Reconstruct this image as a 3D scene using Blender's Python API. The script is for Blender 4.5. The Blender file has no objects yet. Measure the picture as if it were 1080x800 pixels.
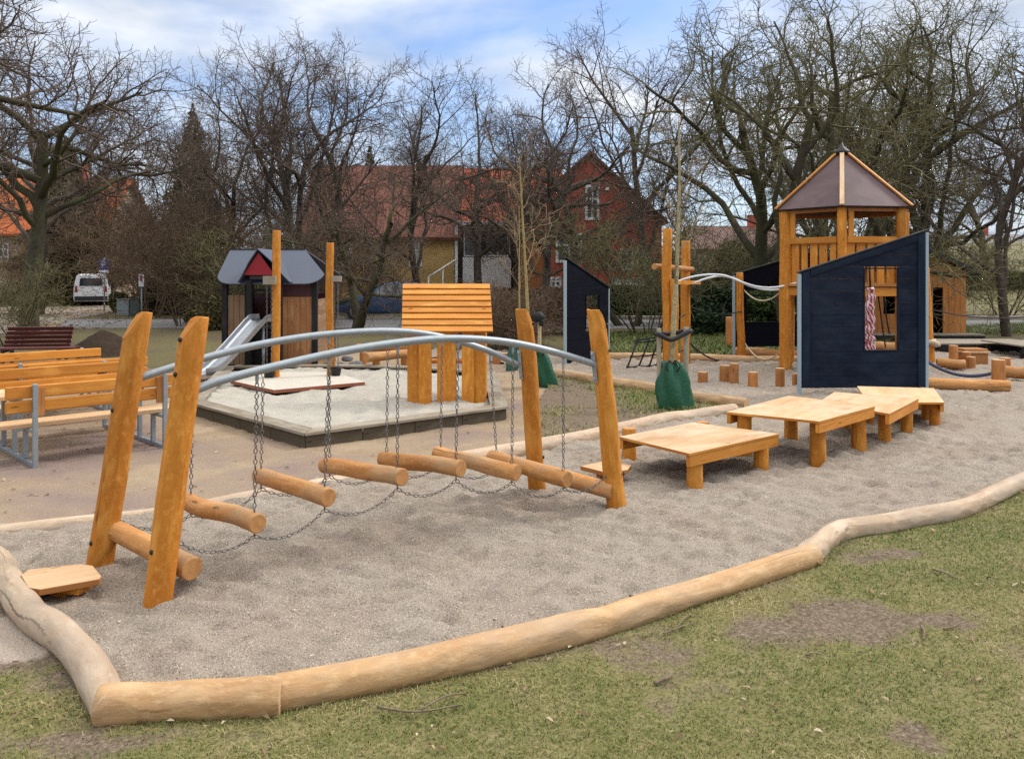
import bpy, math, random
import numpy as np
from mathutils import Vector as V, Matrix, noise as mnoise
R = math.radians
scene = bpy.context.scene
COL = scene.collection
F, H, CX, HY = 880.0, 1.75, 540.0, 290.0        # focal length and horizon of the photo (its own pixels), eye height in m

def G(px, py, z=0.0):                            # pixel -> point on the level z
    t = (H - z) / (py - HY)
    return V(((px - CX) * t, F * t, z))
def D(px, py, Y):                                # pixel -> point at depth Y
    return V(((px - CX) * Y / F, Y, H - (py - HY) * Y / F))
def W(px, py, A, u):                             # pixel -> point on the upright plane through A along u
    rx = (px - CX) / F
    # (rx*t - A.x)*u.y - (t - A.y)*u.x = 0
    t = (A.x * u.y - A.y * u.x) / (rx * u.y - u.x)
    return V((rx * t, t, H - (py - HY) * t / F))

# ---------------------------------------------------------------- objects
def props(o, label=None, cat=None, group=None, kind=None):
    if label: o['label'] = label
    if cat: o['category'] = cat
    if group: o['group'] = group
    if kind: o['kind'] = kind
    return o
def thing(name, label, cat, loc=(0, 0, 0), rz=0.0, group=None):
    o = bpy.data.objects.new(name, None); COL.objects.link(o)
    o.empty_display_size = 0.1
    o.location = loc; o.rotation_euler = (0, 0, rz)
    return props(o, label, cat, group)
def origin(o):
    p = V((0, 0, 0))
    while o is not None:
        p = p + V(o.location); o = o.parent
    return p
def copy_tree(o, parent=None):
    c = o.copy(); COL.objects.link(c)
    if parent is not None: c.parent = parent
    for ch in list(o.children): copy_tree(ch, c)
    return c

class MB:
    def __init__(self):
        self.v = []; self.f = []; self.uv = []; self.m = []; self.s = []
    def add(self, vs, fs, uvs, mi=0, smooth=False):
        b = len(self.v)
        self.v.extend(vs)
        for f, u in zip(fs, uvs):
            self.f.append([b + i for i in f]); self.uv.append(u); self.m.append(mi); self.s.append(smooth)
    def box(self, c, size, rot=None, mi=0):
        c = V(c); sx, sy, sz = [x / 2 for x in size]
        rot = rot or Matrix.Identity(3)
        ps = [V((x, y, z)) for x in (-sx, sx) for y in (-sy, sy) for z in (-sz, sz)]
        fs = [(0, 1, 3, 2), (4, 6, 7, 5), (0, 4, 5, 1), (2, 3, 7, 6), (0, 2, 6, 4), (1, 5, 7, 3)]
        ax = max(range(3), key=lambda i: size[i])
        uvs = []
        off = (sum(c) * 1.37) % 7
        for f in fs:
            dr = [max(abs(ps[i][k] - ps[f[0]][k]) for i in f) for k in range(3)]
            flat = [k for k in range(3) if dr[k] > 1e-9]
            va = ax if ax in flat else flat[-1]
            ua = [k for k in flat if k != va]; ua = ua[0] if ua else va
            uvs.append([(ps[i][ua] + off + .31 * va, ps[i][va] + off) for i in f])
        self.add([c + rot @ p for p in ps], fs, uvs, mi)
        return self
    def bar(self, p0, p1, w, h, up=(0, 0, 1), mi=0, ext=0.0):
        p0, p1 = V(p0), V(p1); d = (p1 - p0); L = d.length; d = d / L
        s = d.cross(V(up))
        if s.length < 1e-6: s = d.cross(V((0, 1, 0)))
        s.normalize(); u = s.cross(d)
        self.box((p0 + p1) / 2, (w, L + 2 * ext, h), Matrix((s, d, u)).transposed(), mi)
        return self
    def tube(self, pts, rad, n=12, cap=True, capm=None, wob=0.0, seed=0.0, mi=0, seam=(0, .6, -1), smooth=True, flat=None):
        pts = [V(p) for p in pts]; k = len(pts)
        rad = list(rad) if hasattr(rad, '__len__') else [rad] * k
        vs, fs, uvs = [], [], []
        ref = V(seam); L = 0.0; Ls = []
        prev = None; frames = []
        for i in range(k):
            t = (pts[min(i + 1, k - 1)] - pts[max(i - 1, 0)]).normalized()
            if prev is None:
                u = ref - t * ref.dot(t)
                if u.length < 1e-4: u = V((1, 0, 0)) - t * t.x
            else: u = prev - t * prev.dot(t)
            u.normalize(); prev = u; w = t.cross(u); frames.append((u, w))
            if i: L += (pts[i] - pts[i - 1]).length
            Ls.append(L)
            for j in range(n):
                a = 2 * math.pi * j / n; ca, sa = math.cos(a), math.sin(a)
                r = rad[i]
                if wob:
                    r *= 1 + wob * mnoise.noise(V((ca * .9 + seed, sa * .9 - seed, L * 2.2))) + .6 * wob * mnoise.noise(V((ca * 2.5 + seed, sa * 2.5, L * 1.2 + 9)))
                vs.append(pts[i] + (u * ca + w * sa) * r)
        off = (seed * 3.1) % 5
        for i in range(k - 1):
            for j in range(n):
                j2 = (j + 1) % n; rr = (rad[i] + rad[i + 1]) / 2
                fs.append((i * n + j, i * n + j2, (i + 1) * n + j2, (i + 1) * n + j))
                a0, a1 = 2 * math.pi * j / n * rr + off, 2 * math.pi * (j + 1) / n * rr + off
                uvs.append([(a0, Ls[i] + off), (a1, Ls[i] + off), (a1, Ls[i + 1] + off), (a0, Ls[i + 1] + off)])
        self.add(vs, fs, uvs, mi, smooth)
        if cap:
            b = len(self.v) - len(vs)
            cm = mi if capm is None else capm
            for idx, rev in ((0, True), (k - 1, False)):
                ring = [b + idx * n + j for j in range(n)]
                cu = [(math.cos(2 * math.pi * j / n) * rad[idx], math.sin(2 * math.pi * j / n) * rad[idx]) for j in range(n)]
                if rev: ring = ring[::-1]; cu = cu[::-1]
                self.f.append(ring); self.uv.append(cu); self.m.append(cm); self.s.append(False)
        return self
    def log(self, p0, p1, r0, r1=None, n=16, seg=None, wob=.05, seed=None, bend=0.0, mi=0, capm=1):
        p0, p1 = V(p0), V(p1); r1 = r0 if r1 is None else r1
        seg = seg or max(4, int((p1 - p0).length / .12)); seed = random.uniform(0, 50) if seed is None else seed
        d = (p1 - p0).normalized(); s = d.cross(V((0, 0, 1)))
        if s.length < .1: s = V((1, 0, 0))
        pts, rad = [], []
        for i in range(seg + 1):
            t = i / seg
            b = s * (bend * mnoise.noise(V((t * 2.2, seed, 0)))) + V((0, 0, .5 * bend * mnoise.noise(V((t * 2, seed, 7)))))
            pts.append(p0.lerp(p1, t) + b); rad.append(r0 + (r1 - r0) * t)
        return self.tube(pts, rad, n, True, capm, wob, seed, mi)
    def prism(self, poly, ext, mi=0, sidem=None):
        poly = [V(p) for p in poly]; ext = V(ext); n = len(poly)
        vs = poly + [p + ext for p in poly]
        e1 = max((poly[(i + 1) % n] - poly[i] for i in range(n)), key=lambda e: e.length).normalized()
        nn = ext.normalized(); e2 = nn.cross(e1)
        pu = [(p.dot(e2), p.dot(e1)) for p in poly]
        self.add(vs, [list(range(n))[::-1], list(range(n, 2 * n))], [pu[::-1], pu], mi)
        b = len(self.v) - 2 * n
        for i in range(n):
            j = (i + 1) % n; L = (poly[j] - poly[i]).length; hh = ext.length
            self.f.append([b + i, b + j, b + n + j, b + n + i]); o = i * .7
            self.uv.append([(0 + o, 0 + o), (0 + o, L + o), (hh + o, L + o), (hh + o, 0 + o)])
            self.m.append(mi if sidem is None else sidem); self.s.append(False)
        return self
    def quad(self, ps, mi=0, smooth=False):
        ps = [V(p) for p in ps]; e1 = (ps[1] - ps[0]); e2 = (ps[-1] - ps[0])
        L1 = e1.length or 1; u1 = e1 / L1
        nrm = e1.cross(e2)
        nrm = nrm.normalized() if nrm.length > 1e-9 else V((0, 0, 1))
        u2 = nrm.cross(u1)
        self.add(ps, [list(range(len(ps)))], [[((p - ps[0]).dot(u1), (p - ps[0]).dot(u2)) for p in ps]], mi, smooth)
        return self
    def lathe(self, c, prof, n=16, mi=0, smooth=True, capm=None):   # prof: (r, z)
        c = V(c)
        return self.tube([c + V((0, 0, z)) for r, z in prof], [r for r, z in prof], n, True, capm, 0, 0, mi, (0, 1, 0), smooth)
    def ball(self, c, r, nu=10, nv=7, mi=0, wob=0.0, seed=0):
        c = V(c); r = V(r) if hasattr(r, '__len__') else V((r, r, r))
        vs = [c + V((0, 0, r.z))]; fs = []; 
        for i in range(1, nv):
            th = math.pi * i / nv
            for j in range(nu):
                a = 2 * math.pi * j / nu
                q = V((math.sin(th) * math.cos(a), math.sin(th) * math.sin(a), math.cos(th)))
                k = 1 + wob * mnoise.noise(q * 1.6 + V((seed, seed * .7, 0)))
                vs.append(c + V((q.x * r.x, q.y * r.y, q.z * r.z)) * k)
        vs.append(c - V((0, 0, r.z)))
        for j in range(nu): fs.append((0, 1 + j, 1 + (j + 1) % nu))
        for i in range(nv - 2):
            for j in range(nu):
                a, b2 = 1 + i * nu + j, 1 + i * nu + (j + 1) % nu
                fs.append((a, a + nu, b2 + nu, b2))
        last = len(vs) - 1
        for j in range(nu): fs.append((last, 1 + (nv - 2) * nu + (j + 1) % nu, 1 + (nv - 2) * nu + j))
        self.add(vs, fs, [[(vs[i].x, vs[i].z) for i in f] for f in fs], mi, True)
        return self
    def build(self, name, mats, parent=None, bevel=0.0, at=None, segs=2, angle=40):
        if not isinstance(mats, (list, tuple)): mats = [mats]
        me = bpy.data.meshes.new(name)
        org = V(at) if at is not None else (origin(parent) if parent is not None else V((0, 0, 0)))
        me.from_pydata([tuple(V(p) - org) for p in self.v], [], self.f)
        uvl = me.uv_layers.new(name='UVMap')
        flat = [c for u in self.uv for xy in u for c in xy]
        uvl.data.foreach_set('uv', flat)
        me.polygons.foreach_set('material_index', [min(i, len(mats) - 1) for i in self.m])
        me.polygons.foreach_set('use_smooth', self.s)
        for m in mats: me.materials.append(m)
        me.update()
        o = bpy.data.objects.new(name, me); COL.objects.link(o)
        if parent is not None: o.parent = parent
        else: o.location = org
        if bevel:
            b = o.modifiers.new('bevel', 'BEVEL'); b.width = bevel; b.segments = segs; b.limit_method = 'ANGLE'; b.angle_limit = R(angle)
        return o

def np_mesh(name, verts, faces, mats, parent=None, tint=None, smooth=False, mi=None, attr='tint'):
    me = bpy.data.meshes.new(name)
    verts = np.asarray(verts, np.float32); faces = np.asarray(faces, np.int32)
    nf, k = faces.shape
    me.vertices.add(len(verts)); me.vertices.foreach_set('co', verts.ravel())
    me.loops.add(nf * k); me.loops.foreach_set('vertex_index', faces.ravel())
    me.polygons.add(nf); me.polygons.foreach_set('loop_start', np.arange(0, nf * k, k, dtype=np.int32))
    me.polygons.foreach_set('loop_total', np.full(nf, k, np.int32))
    me.polygons.foreach_set('use_smooth', np.full(nf, smooth, bool))
    if mi is not None: me.polygons.foreach_set('material_index', np.asarray(mi, np.int32))
    if tint is not None:
        a = me.attributes.new(attr, 'FLOAT', 'POINT'); a.data.foreach_set('value', np.asarray(tint, np.float32))
    for m in (mats if isinstance(mats, (list, tuple)) else [mats]): me.materials.append(m)
    me.update(calc_edges=True)
    o = bpy.data.objects.new(name, me); COL.objects.link(o)
    if parent is not None: o.parent = parent
    return o

# value noise on numpy arrays
def vnoise(x, y, seed=0):
    xi = np.floor(x).astype(np.int64); yi = np.floor(y).astype(np.int64)
    fx = x - xi; fy = y - yi; fx = fx * fx * (3 - 2 * fx); fy = fy * fy * (3 - 2 * fy)
    def h(a, b):
        n = (a * 374761393 + b * 668265263 + seed * 974634777) & 0x7fffffff
        n = ((n ^ (n >> 13)) * 1274126177) & 0x7fffffff
        return ((n ^ (n >> 16)) & 0xffff) / 65535.0
    return (h(xi, yi) * (1 - fx) + h(xi + 1, yi) * fx) * (1 - fy) + (h(xi, yi + 1) * (1 - fx) + h(xi + 1, yi + 1) * fx) * fy
def fbm(x, y, s, seed=0, o=3):
    r = 0; a = .5; t = 0
    for i in range(o):
        c, n = math.cos(.7 * i + .4), math.sin(.7 * i + .4)
        r = r + a * vnoise((x * c - y * n) * s, (x * n + y * c) * s, seed + i); t += a; a *= .5; s *= 2.1
    return r / t
def inside(x, y, poly):
    r = np.zeros(x.shape, bool); n = len(poly); j = n - 1
    for i in range(n):
        xi, yi = poly[i][0], poly[i][1]; xj, yj = poly[j][0], poly[j][1]
        c = ((yi > y) != (yj > y)) & (x < (xj - xi) * (y - yi) / (yj - yi + 1e-12) + xi)
        r ^= c; j = i
    return r

# ---------------------------------------------------------------- materials
class NT:
    def __init__(self, name):
        self.mat = bpy.data.materials.new(name); self.mat.use_nodes = True
        self.t = self.mat.node_tree; self.t.nodes.clear()
        self.out = self.n('ShaderNodeOutputMaterial'); self.b = self.n('ShaderNodeBsdfPrincipled')
        self.l(self.b.outputs[0], self.out.inputs[0])
    def n(self, ty, **k):
        x = self.t.nodes.new(ty)
        for a, v in k.items(): setattr(x, a, v)
        return x
    def l(self, a, b): self.t.links.new(a, b)
    def setb(self, **k):
        for a, v in k.items(): self.b.inputs[a.replace('_', ' ')].default_value = v
    def noise(self, vec, scale, detail=3, rough=.55, dist=0.0):
        x = self.n('ShaderNodeTexNoise'); x.inputs['Scale'].default_value = scale; x.inputs['Detail'].default_value = detail
        x.inputs['Roughness'].default_value = rough; x.inputs['Distortion'].default_value = dist
        self.l(vec, x.inputs['Vector']); return x.outputs['Fac']
    def ramp(self, fac, stops):
        x = self.n('ShaderNodeValToRGB'); e = x.color_ramp.elements
        while len(e) > 1: e.remove(e[-1])
        e[0].position = stops[0][0]; e[0].color = (*stops[0][1], 1)
        for p, c in stops[1:]:
            q = e.new(p); q.color = (*c, 1)
        self.l(fac, x.inputs[0]); return x.outputs[0]
    def fr(self, fac, lo, hi):
        x = self.n('ShaderNodeMapRange'); x.inputs[1].default_value = lo; x.inputs[2].default_value = hi
        self.l(fac, x.inputs[0]); return x.outputs[0]
    def mix(self, fac, a, b, mode='MIX'):
        x = self.n('ShaderNodeMix', data_type='RGBA', blend_type=mode)
        for s, v in ((x.inputs[0], fac), (x.inputs[6], a), (x.inputs[7], b)):
            if isinstance(v, (int, float)): s.default_value = v
            elif isinstance(v, tuple): s.default_value = (*v, 1)
            else: self.l(v, s)
        return x.outputs[2]
    def math(self, op, a, b=None):
        x = self.n('ShaderNodeMath', operation=op)
        for s, v in ((x.inputs[0], a), (x.inputs[1], b)):
            if v is None: continue
            if isinstance(v, (int, float)): s.default_value = v
            else: self.l(v, s)
        return x.outputs[0]
    def bump(self, h, dist, strength=1.0, nrm=None):
        x = self.n('ShaderNodeBump'); x.inputs['Distance'].default_value = dist; x.inputs['Strength'].default_value = strength
        self.l(h, x.inputs['Height'])
        if nrm is not None: self.l(nrm, x.inputs['Normal'])
        return x.outputs[0]
    def objco(self):
        tc = self.n('ShaderNodeTexCoord'); return tc.outputs['Object']
    def uvco(self, sx, sy):
        tc = self.n('ShaderNodeTexCoord'); oi = self.n('ShaderNodeObjectInfo')
        m = self.n('ShaderNodeMapping'); m.inputs['Scale'].default_value = (sx, sy, 1)
        cmb = self.n('ShaderNodeCombineXYZ'); r = self.math('MULTIPLY', oi.outputs['Random'], 37.0)
        for i in range(3): self.l(r, cmb.inputs[i])
        self.l(cmb.outputs[0], m.inputs['Location']); self.l(tc.outputs['UV'], m.inputs['Vector'])
        return m.outputs[0]

def wood(name, base, dark, light=None, rough=.55, grain=(34, 1.6), knots=True, weather=None, bump=.0015, spec=.35, facet=0.0):
    N = NT(name); light = light or tuple(min(1, c * 1.25) for c in base)
    g = N.noise(N.uvco(*grain), 1.0, 5, .62, .6)
    col = N.ramp(g, [(.28, dark), (.44, base), (.58, base), (.74, light)])
    p = N.noise(N.uvco(5, 1.1), 1.0, 3, .6)
    col = N.mix(N.fr(p, .42, .72), col, tuple(c * d for c, d in zip(base, (.80, .70, .62))))
    p2 = N.noise(N.uvco(9, 3.0), 1.0, 2, .5)
    col = N.mix(N.fr(p2, .55, .78), col, light)
    if knots:
        vo = N.n('ShaderNodeTexVoronoi'); vo.inputs['Scale'].default_value = 1.0; N.l(N.uvco(11, 3.2), vo.inputs['Vector'])
        k = N.math('LESS_THAN', vo.outputs['Distance'], .11)
        sel = N.math('GREATER_THAN', N.noise(vo.outputs['Position'], 3.7, 0), .56)
        col = N.mix(N.math('MULTIPLY', N.math('MULTIPLY', k, sel), .75), col, tuple(c * .35 for c in base))
    if facet:
        ck = N.noise(N.uvco(46, .55), 1.0, 3, .55, .25); ck2 = N.noise(N.uvco(4, .8), 1.0, 2, .5)
        cm = N.math('MULTIPLY', N.fr(ck, .655, .69), N.fr(ck2, .44, .56)); col = N.mix(N.math('MULTIPLY', cm, .8), col, tuple(c * .22 for c in base))
        sp = N.noise(N.uvco(30, 16), 1.0, 3, .7); col = N.mix(N.math('MULTIPLY', N.fr(sp, .52, .70), .55), col, light)
    oi = N.n('ShaderNodeObjectInfo'); v = N.math('MULTIPLY_ADD', oi.outputs['Random'], .34)
    v.node.inputs[2].default_value = .82
    hs = N.n('ShaderNodeHueSaturation'); N.l(v, hs.inputs['Value']); N.l(col, hs.inputs['Color']); col = hs.outputs[0]
    if weather:
        q = N.noise(N.uvco(3, 1.4), 1.0, 4, .7); col = N.mix(N.fr(q, .45, .7), col, weather)
    N.l(col, N.b.inputs['Base Color']); N.setb(Roughness=rough)
    N.b.inputs['Specular IOR Level'].default_value = spec
    nb = N.bump(g, bump, .8)
    if facet:
        fv = N.n('ShaderNodeTexVoronoi', feature='SMOOTH_F1'); fv.inputs['Scale'].default_value = 1.0; fv.inputs['Smoothness'].default_value = .25; N.l(N.uvco(15, 5.5), fv.inputs['Vector'])
        nb = N.bump(fv.outputs['Distance'], facet, .9, nb)
        nb = N.bump(N.noise(N.uvco(22, 9), 1.0, 4, .7), facet * .55, .8, nb)
    N.l(nb, N.b.inputs['Normal'])
    return N.mat
def endgrain(name, base, dark):
    N = NT(name); tc = N.n('ShaderNodeTexCoord')
    w = N.n('ShaderNodeTexWave', wave_type='RINGS', rings_direction='Z'); w.inputs['Scale'].default_value = 38; w.inputs['Distortion'].default_value = 2.5
    w.inputs['Detail'].default_value = 2; N.l(tc.outputs['UV'], w.inputs['Vector'])
    nz = N.noise(tc.outputs['Object'], 30, 3)
    col = N.mix(N.math('MULTIPLY', w.outputs['Fac'], .55), base, dark)
    col = N.mix(N.fr(nz, .4, .8), col, dark)
    N.l(col, N.b.inputs['Base Color']); N.setb(Roughness=.75)
    return N.mat
def plain(name, col, rough=.6, metal=0.0, var=.25, scale=6, spec=.4, bump=0, bscale=60, dirt=None):
    N = NT(name); oc = N.objco()
    n = N.noise(oc, scale, 4, .6)
    c = N.mix(n, tuple(x * (1 - var) for x in col), tuple(min(1, x * (1 + var)) for x in col))
    if dirt: c = N.mix(N.fr(N.noise(oc, scale * .35, 4, .7), .48, .72), c, dirt)
    N.l(c, N.b.inputs['Base Color']); N.setb(Roughness=rough, Metallic=metal)
    N.b.inputs['Specular IOR Level'].default_value = spec
    if bump: N.l(N.bump(N.noise(oc, bscale, 3), bump), N.b.inputs['Normal'])
    return N.mat
def tinted(name, stops, rough=.8, trans=0.0, attr='tint', objvar=0.0):
    N = NT(name); a = N.n('ShaderNodeAttribute', attribute_name=attr)
    c = N.ramp(a.outputs['Fac'], stops)
    N.l(c, N.b.inputs['Base Color']); N.setb(Roughness=rough)
    N.b.inputs['Specular IOR Level'].default_value = .2
    return N.mat
# ================================================================ materials
ORANGE = wood('oiled_hewn_wood', (.50, .190, .022), (.30, .095, .010), (.66, .315, .060), .66, facet=.014, spec=.25)
ORANGE_PLANK = wood('oiled_planks', (.56, .225, .034), (.35, .115, .013), (.68, .32, .065), .6, spec=.25)
ORANGE_DARK = wood('weathered_oiled_wood', (.40, .165, .045), (.24, .085, .02), (.52, .24, .075), .55)
ROUND = wood('peeled_round_log', (.45, .210, .068), (.28, .115, .032), (.58, .31, .125), .72, facet=.009, spec=.2, weather=(.36, .235, .13))
PALE = wood('pale_peeled_log', (.41, .25, .115), (.24, .13, .052), (.54, .37, .20), .7, (26, 1.6), weather=(.38, .265, .165), bump=.003, facet=.012)
PALE_GREY = wood('grey_peeled_log', (.45, .335, .225), (.30, .21, .135), (.55, .44, .32), .75, (26, 1.6), weather=(.36, .28, .21), bump=.003, facet=.012)
TOPBOARD = wood('pale_deck_board', (.60, .385, .195), (.47, .275, .12), (.68, .48, .28), .5, (14, .9), weather=(.56, .44, .30))
SEATWOOD = wood('planed_seat_wood', (.62, .40, .215), (.49, .28, .12), (.70, .50, .30), .5)
GREYWOOD = wood('grey_rim_wood', (.235, .20, .15), (.12, .10, .075), (.33, .29, .23), .85, weather=(.29, .255, .20), spec=.2)
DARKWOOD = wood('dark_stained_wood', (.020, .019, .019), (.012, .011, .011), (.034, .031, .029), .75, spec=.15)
SANDWALL = wood('sandbox_wall_wood', (.105, .085, .058), (.055, .045, .032), (.16, .135, .10), .85, spec=.15)
CLADWOOD = wood('brown_cladding', (.30, .135, .05), (.16, .065, .022), (.40, .20, .085), .6, (10, .9))
CLADGREY = wood('greyed_cladding', (.24, .145, .08), (.14, .085, .045), (.32, .21, .13), .7, (10, .9))
REDWOOD = wood('dark_red_slats', (.085, .022, .018), (.05, .012, .01), (.12, .032, .026), .5, knots=False)
GREENSTAKE = wood('grey_stake_wood', (.30, .27, .19), (.20, .18, .12), (.40, .36, .27), .8)
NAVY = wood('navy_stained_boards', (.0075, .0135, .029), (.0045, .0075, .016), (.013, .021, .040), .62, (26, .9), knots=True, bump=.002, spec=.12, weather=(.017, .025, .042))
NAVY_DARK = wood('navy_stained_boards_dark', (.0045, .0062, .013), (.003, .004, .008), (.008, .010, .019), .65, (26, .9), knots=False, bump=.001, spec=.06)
END = endgrain('cut_log_end', (.50, .25, .085), (.33, .14, .04))
END_PALE = endgrain('pale_log_end', (.52, .36, .20), (.36, .22, .11))
GALV = plain('galvanised_steel', (.30, .33, .345), .5, .6, .22, 24, .4, 0)
GALV_PAINT = plain('pale_steel_post', (.33, .41, .45), .5, .3, .12, 20)
CHAIN = plain('chain_steel', (.17, .16, .15), .45, .8, .4, 60)
STEEL = plain('stainless_sheet', (.42, .44, .46), .32, .9, .12, 5)
BLACKROPE = plain('black_rope', (.02, .02, .022), .8, 0, .3, 60)
BLUEROPE = plain('blue_grey_rope', (.045, .05, .095), .8, 0, .3, 60)
PALEROPE = plain('pale_rope', (.50, .40, .28), .9, 0, .3, 50)
BLACK = plain('black_plastic', (.012, .012, .013), .5)
ROOFGREY = plain('grey_roof_sheet', (.080, .090, .120), .55, 0, .08, 3, .2)
ROOFPLUM = plain('plum_plywood_roof', (.090, .055, .058), .6, 0, .45, 3, .2, dirt=(.13, .085, .085))
REDPANEL = plain('red_panel', (.26, .009, .015), .45, 0, .1, 4)
MAROON = plain('maroon_panel', (.055, .010, .012), .5, 0, .15, 4)
BAG = plain('green_woven_bag', (.005, .075, .034), .45, 0, .4, 18, .5, .006, 30)
BAG2 = plain('dull_green_bag', (.022, .085, .058), .55, 0, .3, 22, .5, .003, 40)
STONE = plain('grey_stone', (.13, .135, .14), .8, 0, .35, 9, .3, .006, 30)
WHITEBAR = plain('white_powder_coat', (.62, .65, .67), .35, .3, .06, 8)
SOIL = plain('dark_soil', (.040, .027, .018), .95, 0, .5, 7, .1, .02, 14)

def gravel_mat(name, d, m, l, tintc, wet=None):
    N = NT(name); oc = N.objco()
    s = N.noise(oc, 115, 2, .7); s2 = N.noise(oc, 260, 1, .5)
    col = N.ramp(s, [(.28, d), (.45, m), (.58, m), (.74, l)])
    col = N.mix(N.fr(s2, .55, .75), col, l)
    col = N.mix(N.fr(s2, .36, .22), col, d)
    big = N.noise(oc, .75, 4, .65, .4); col = N.mix(N.math('MULTIPLY', N.fr(big, .44, .70), .85), col, tintc, 'MULTIPLY')
    mid = N.noise(oc, 3.5, 3, .6); col = N.mix(N.fr(mid, .3, .75), tuple(c for c in (.93, .92, .91)), (1, 1, 1), 'MIX') if False else N.mix(N.math('MULTIPLY', N.fr(mid, .45, .75), .30), col, tuple(x * .62 for x in m))
    if wet: 
        w = N.noise(oc, .42, 4, .6, .5); col = N.mix(N.fr(w, .47, .62), col, N.mix(N.fr(s, .3, .7), tuple(x * .62 for x in wet), wet))
    N.l(col, N.b.inputs['Base Color']); N.setb(Roughness=.95); N.b.inputs['Specular IOR Level'].default_value = .15
    b1 = N.bump(N.noise(oc, 26, 3, .6), .012, .6); b2 = N.bump(s, .006, .9, b1); N.l(b2, N.b.inputs['Normal'])
    return N.mat
GRAVEL = gravel_mat('play_gravel', (.064, .050, .039), (.248, .207, .164), (.56, .495, .415), (.88, .80, .76))
YARD = gravel_mat('yard_sand', (.145, .105, .068), (.30, .222, .142), (.45, .37, .27), (.74, .68, .66), wet=(.265, .195, .162))
SAND = gravel_mat('sandbox_sand', (.18, .165, .135), (.375, .345, .288), (.56, .52, .455), (.92, .92, .92))
ROADM = gravel_mat('pale_asphalt', (.14, .135, .13), (.20, .195, .19), (.28, .27, .26), (.85, .85, .85))
DRIVE = gravel_mat('driveway_gravel', (.20, .175, .15), (.29, .26, .225), (.38, .34, .30), (.8, .75, .7), wet=(.24, .16, .085))

def lawn_mat(name, attr=None):
    N = NT(name); oc = N.objco()
    f = N.noise(oc, 70, 3, .7); m = N.noise(oc, 5, 4, .7); b = N.noise(oc, .35, 4, .6)
    grass = N.ramp(f, [(.25, (.070, .066, .024)), (.48, (.145, .132, .050)), (.66, (.225, .190, .088)), (.8, (.34, .28, .15))])
    grass = N.mix(N.fr(m, .45, .75), grass, N.ramp(f, [(.3, (.15, .125, .06)), (.7, (.31, .25, .135))]))
    dirt = N.ramp(N.noise(oc, 60, 4, .75), [(.28, (.060, .042, .028)), (.5, (.140, .105, .072)), (.72, (.29, .235, .17))])
    if attr:
        a = N.n('ShaderNodeAttribute', attribute_name=attr); fac = N.fr(N.math('ADD', a.outputs['Fac'], N.math('MULTIPLY', N.math('SUBTRACT', N.noise(oc, 12, 4, .7), .5), .7)), .36, .62)
    else: fac = N.fr(b, .40, .56)
    col = N.mix(fac, dirt, grass)
    if attr:
        gr = N.ramp(N.noise(oc, 115, 2, .7), [(.28, (.12, .090, .068)), (.45, (.32, .262, .21)), (.58, (.32, .262, .21)), (.74, (.60, .53, .45))])
        col = N.mix(N.fr(N.math('ADD', a.outputs['Fac'], N.math('MULTIPLY', N.math('SUBTRACT', N.noise(oc, 9, 4, .7), .5), .6)), -.05, -.3), col, gr)
    else: col = N.mix(.6, col, (.085, .070, .038))
    N.l(col, N.b.inputs['Base Color']); N.setb(Roughness=.95); N.b.inputs['Specular IOR Level'].default_value = .1
    N.l(N.bump(f, .012, .8), N.b.inputs['Normal'])
    return N.mat
LAWN_NEAR = lawn_mat('worn_lawn', 'cover'); LAWN_FAR = lawn_mat('far_lawn')

# ================================================================ ground
def sheet(name, poly, z, mat, cell=None):
    mb = MB(); mb.quad([(p[0], p[1], z) for p in poly]); o = mb.build(name, mat)
    return props(o, kind='structure')
sheet('ground', [(-260, -60), (260, -60), (260, 320), (-260, 320)], -.012, LAWN_FAR)

FRONT_A = [(-60, 560), (-8, 590), (14, 622), (33, 648), (62, 668), (90, 697), (106, 726), (117, 750)]
FRONT_B = [(104, 744), (200, 739), (298, 734)]
FRONT_C = [(290, 732), (450, 699), (600, 660), (720, 627), (800, 604), (858, 586)]
FRONT_D = [(846, 589), (862, 577), (876, 565), (894, 558), (930, 553), (965, 546), (1010, 538), (1050, 521), (1090, 504), (1190, 474)]
BACK_E = [(-70, 567), (20, 560), (100, 551), (190, 540), (280, 523), (390, 503), (500, 484)]
BACK_F = [(486, 486), (575, 470), (640, 457), (690, 445), (730, 439), (774, 432)]
WEDGE_G = [(588, 394), (640, 403), (680, 409), (720, 417), (752, 423), (788, 427)]
FAR_H = [(600, 377), (700, 377), (790, 380), (846, 380)]
gz = lambda L: [G(x, y, 0)[:2] for x, y in L]
GPOLY = gz(FRONT_A[0:] + FRONT_B + FRONT_C[1:] + FRONT_D[1:]) + [(16, 9.5), (17, 24)] + gz([(1100, 359), (985, 368), (846, 378), (790, 379), (640, 376), (560, 372), (430, 370), (420, 377), (520, 383), (588, 395)]) + gz(WEDGE_G[1:] + BACK_F[::-1] + BACK_E[::-1])

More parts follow.
